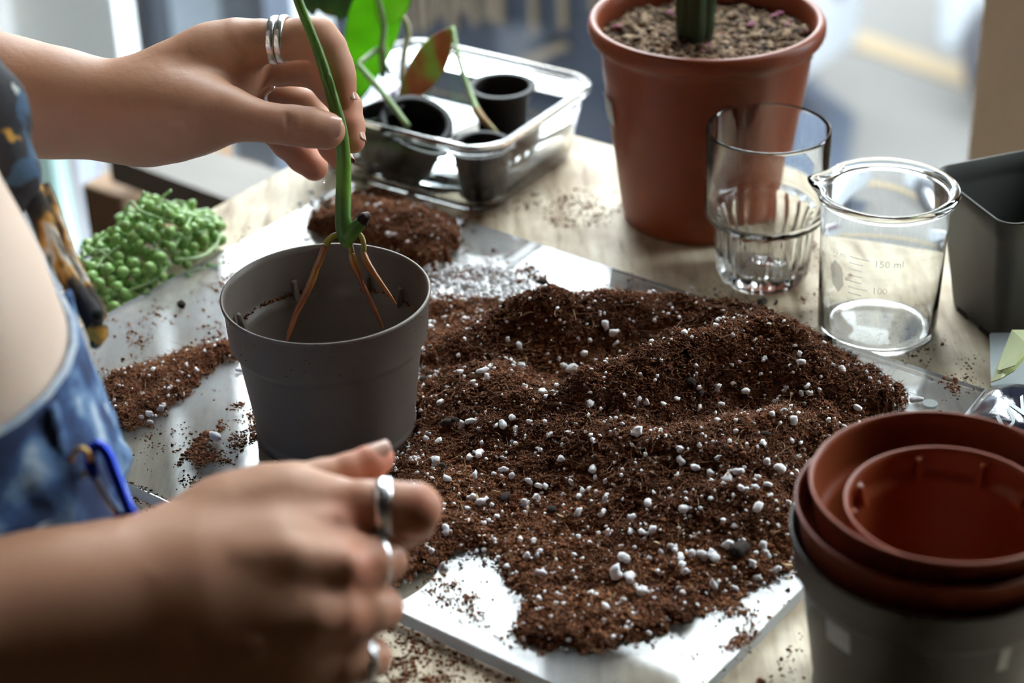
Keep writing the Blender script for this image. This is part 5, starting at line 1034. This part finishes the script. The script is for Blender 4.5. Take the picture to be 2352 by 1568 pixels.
# ---- shirt: dark panels, folds, and a twisted tail ending in a knot
M_sh = mat('shirt_cloth', (.016, .016, .020), .85, (.035, .035, .042), 40, bump=.6, bscale=500, bdist=.0006)
n_ = M_sh.node_tree.nodes; L = M_sh.node_tree.links; bs = n_['Principled BSDF']; src = bs.inputs['Base Color'].links[0].from_socket; tcx = [q_ for q_ in n_ if q_.type == 'TEX_COORD'][0]
for sc_, lo_, hi_, c_ in ((80, .62, .66, (.50, .26, .04)), (95, .66, .69, (.45, .47, .44)), (60, .62, .67, (.05, .10, .17)), (70, .66, .70, (.10, .20, .09))):
    t_ = n_.new('ShaderNodeTexNoise'); t_.inputs['Scale'].default_value = sc_; t_.inputs['Detail'].default_value = 2; t_.noise_dimensions = '4D'; t_.inputs['W'].default_value = sc_*1.7; L.new(tcx.outputs['Object'], t_.inputs['Vector'])
    r_ = n_.new('ShaderNodeValToRGB'); r_.color_ramp.elements[0].position = lo_; r_.color_ramp.elements[1].position = hi_; L.new(t_.outputs['Fac'], r_.inputs[0])
    mx = n_.new('ShaderNodeMix'); mx.data_type = 'RGBA'; L.new(r_.outputs[0], mx.inputs[0]); L.new(src, mx.inputs[6]); mx.inputs[7].default_value = (*c_, 1); src = mx.outputs[2]
L.new(src, bs.inputs['Base Color'])
FS = Field(WC+[-.26, -.22, -.02], WC+[.22, .24, .48], .0042); D = FS.new()
FS.column(D, WC, [(zW+.165, .120, .080, -.013), (zW+.18, .121, .081, -.014), (zW+.3, .146, .098, -.03), (zW+.385, .136, .076, -.035), (zW+.435, .07, .048, -.03)])
FS.chain(D, [(ringpt(0, 0, zW+.39, 0, None, (-.08, -.035)), .062), (shL, .056), (shL*.6+elL*.4, .052)], .03); FS.chain(D, [(ringpt(0, 0, zW+.39, 0, None, (.08, -.035)), .062), (shR, .056), (shR*.6+elR*.4+[-.02, -.015, 0], .052)], .03)
vA, qA = FS.mesh(D, 2)
F2_ = Field(dp(-260, 820, .70)+[-.02, -.05, -.03], dp(-260, 820, .70)+[.13, .14, .20], .0016); D = F2_.new()
Ds = .735
F2_.chain(D, [J(-260, 60, Ds+.02, 120), J(-120, 170, Ds+.01, 110), J(-40, 250, Ds, 94), J(-20, 300, Ds, 90)], .008)
F2_.chain(D, [J(-60, 320, Ds, 80), J(15, 360, Ds-.004, 58), J(40, 400, Ds-.004, 50), J(55, 430, Ds, 36)], .004)
F2_.chain(D, [J(-160, 350, Ds+.004, 110), J(-60, 430, Ds, 70), J(-10, 470, Ds-.002, 48), J(-15, 520, Ds-.002, 30), J(-35, 590, Ds-.004, 18)], .008)
vB, qB = F2_.mesh(D, 2)
sh = mk('shirt', np.vstack([vA, vB]), np.vstack([qA, qB+len(vA)]), M_sh, person)
M_tail = mat('floral_cloth', (.02, .02, .024), .8, ((.025, .02, .018), (.07, .045, .025), (.50, .24, .04), (.60, .58, .52), (.10, .07, .05)), 85, stretch=((1, 1, .30), (.2, .5, 0)), detail=3, ramp=(.36, .66), bump=.6, bscale=260, bdist=.001)
for k_, (P, rr_) in enumerate((([(62, 425), (88, 480), (112, 545), (140, 610), (172, 665), (205, 715), (222, 745)], [.0050, .0046, .0042, .0038, .0038, .0042, .0046]), ([(92, 425), (118, 490), (138, 540), (160, 590), (188, 650), (214, 700), (228, 735)], [.0035, .0036, .0034, .0030, .0030, .0032, .0036]))):
    mk('shirt_tail', *tube([dp(x, y, .728+.006*k_+.00002*y) for x, y in P], rr_, 16, 8, rj=.05), M_tail if k_ else M_tail, sh)
vk, fk = lump(91, 5, .10, ICO3); o = mk('knot', dp(222, 742, .742)+vk@np.array([[.0055, 0, 0], [0, .006, 0], [0, 0, .0068]]), fk, mat('black_cloth', (.006, .006, .007), .9, bump=.8, bscale=500), sh)
mk('knot_end', *tube([dp(226, 745, .742), dp(222, 775, .742), dp(214, 800, .742)], [.0042, .0036, .0012], 12, 5, rj=.15), M_sh, sh)
# trouser legs and shoes are below the frame; the legs keep the figure standing
for s_ in (-.075, .075):
    P = [ringpt(0, 0, zW-.18, 0, None, (s_*.85, -.01)), ringpt(0, 0, zW-.42, 0, None, (s_, -.015)), ringpt(0, 0, .45, 0, None, (s_, -.02)), ringpt(0, 0, .09, 0, None, (s_, -.05))]
    mk('trouser_leg', *tube(P, [.085, .082, .066, .058], 28, 6), M_den, jn)
    c = ringpt(0, 0, 0, 0, None, (s_, 0)); mk('shoe', *(lambda v_: (v_[0]@np.diag([1, 1, 1])*1, v_[1]))((np.array([c+U*(p[0]*.045)+W*(p[1]*.12-.0)+Z3*(max(0, .045+p[2]*.055)) for p in ICO3[0]]), ICO3[1])), mat('shoe', (.05, .045, .04), .6), jn)
for o_ in list(sc.objects):
    if '_o' in o_: del o_['_o']
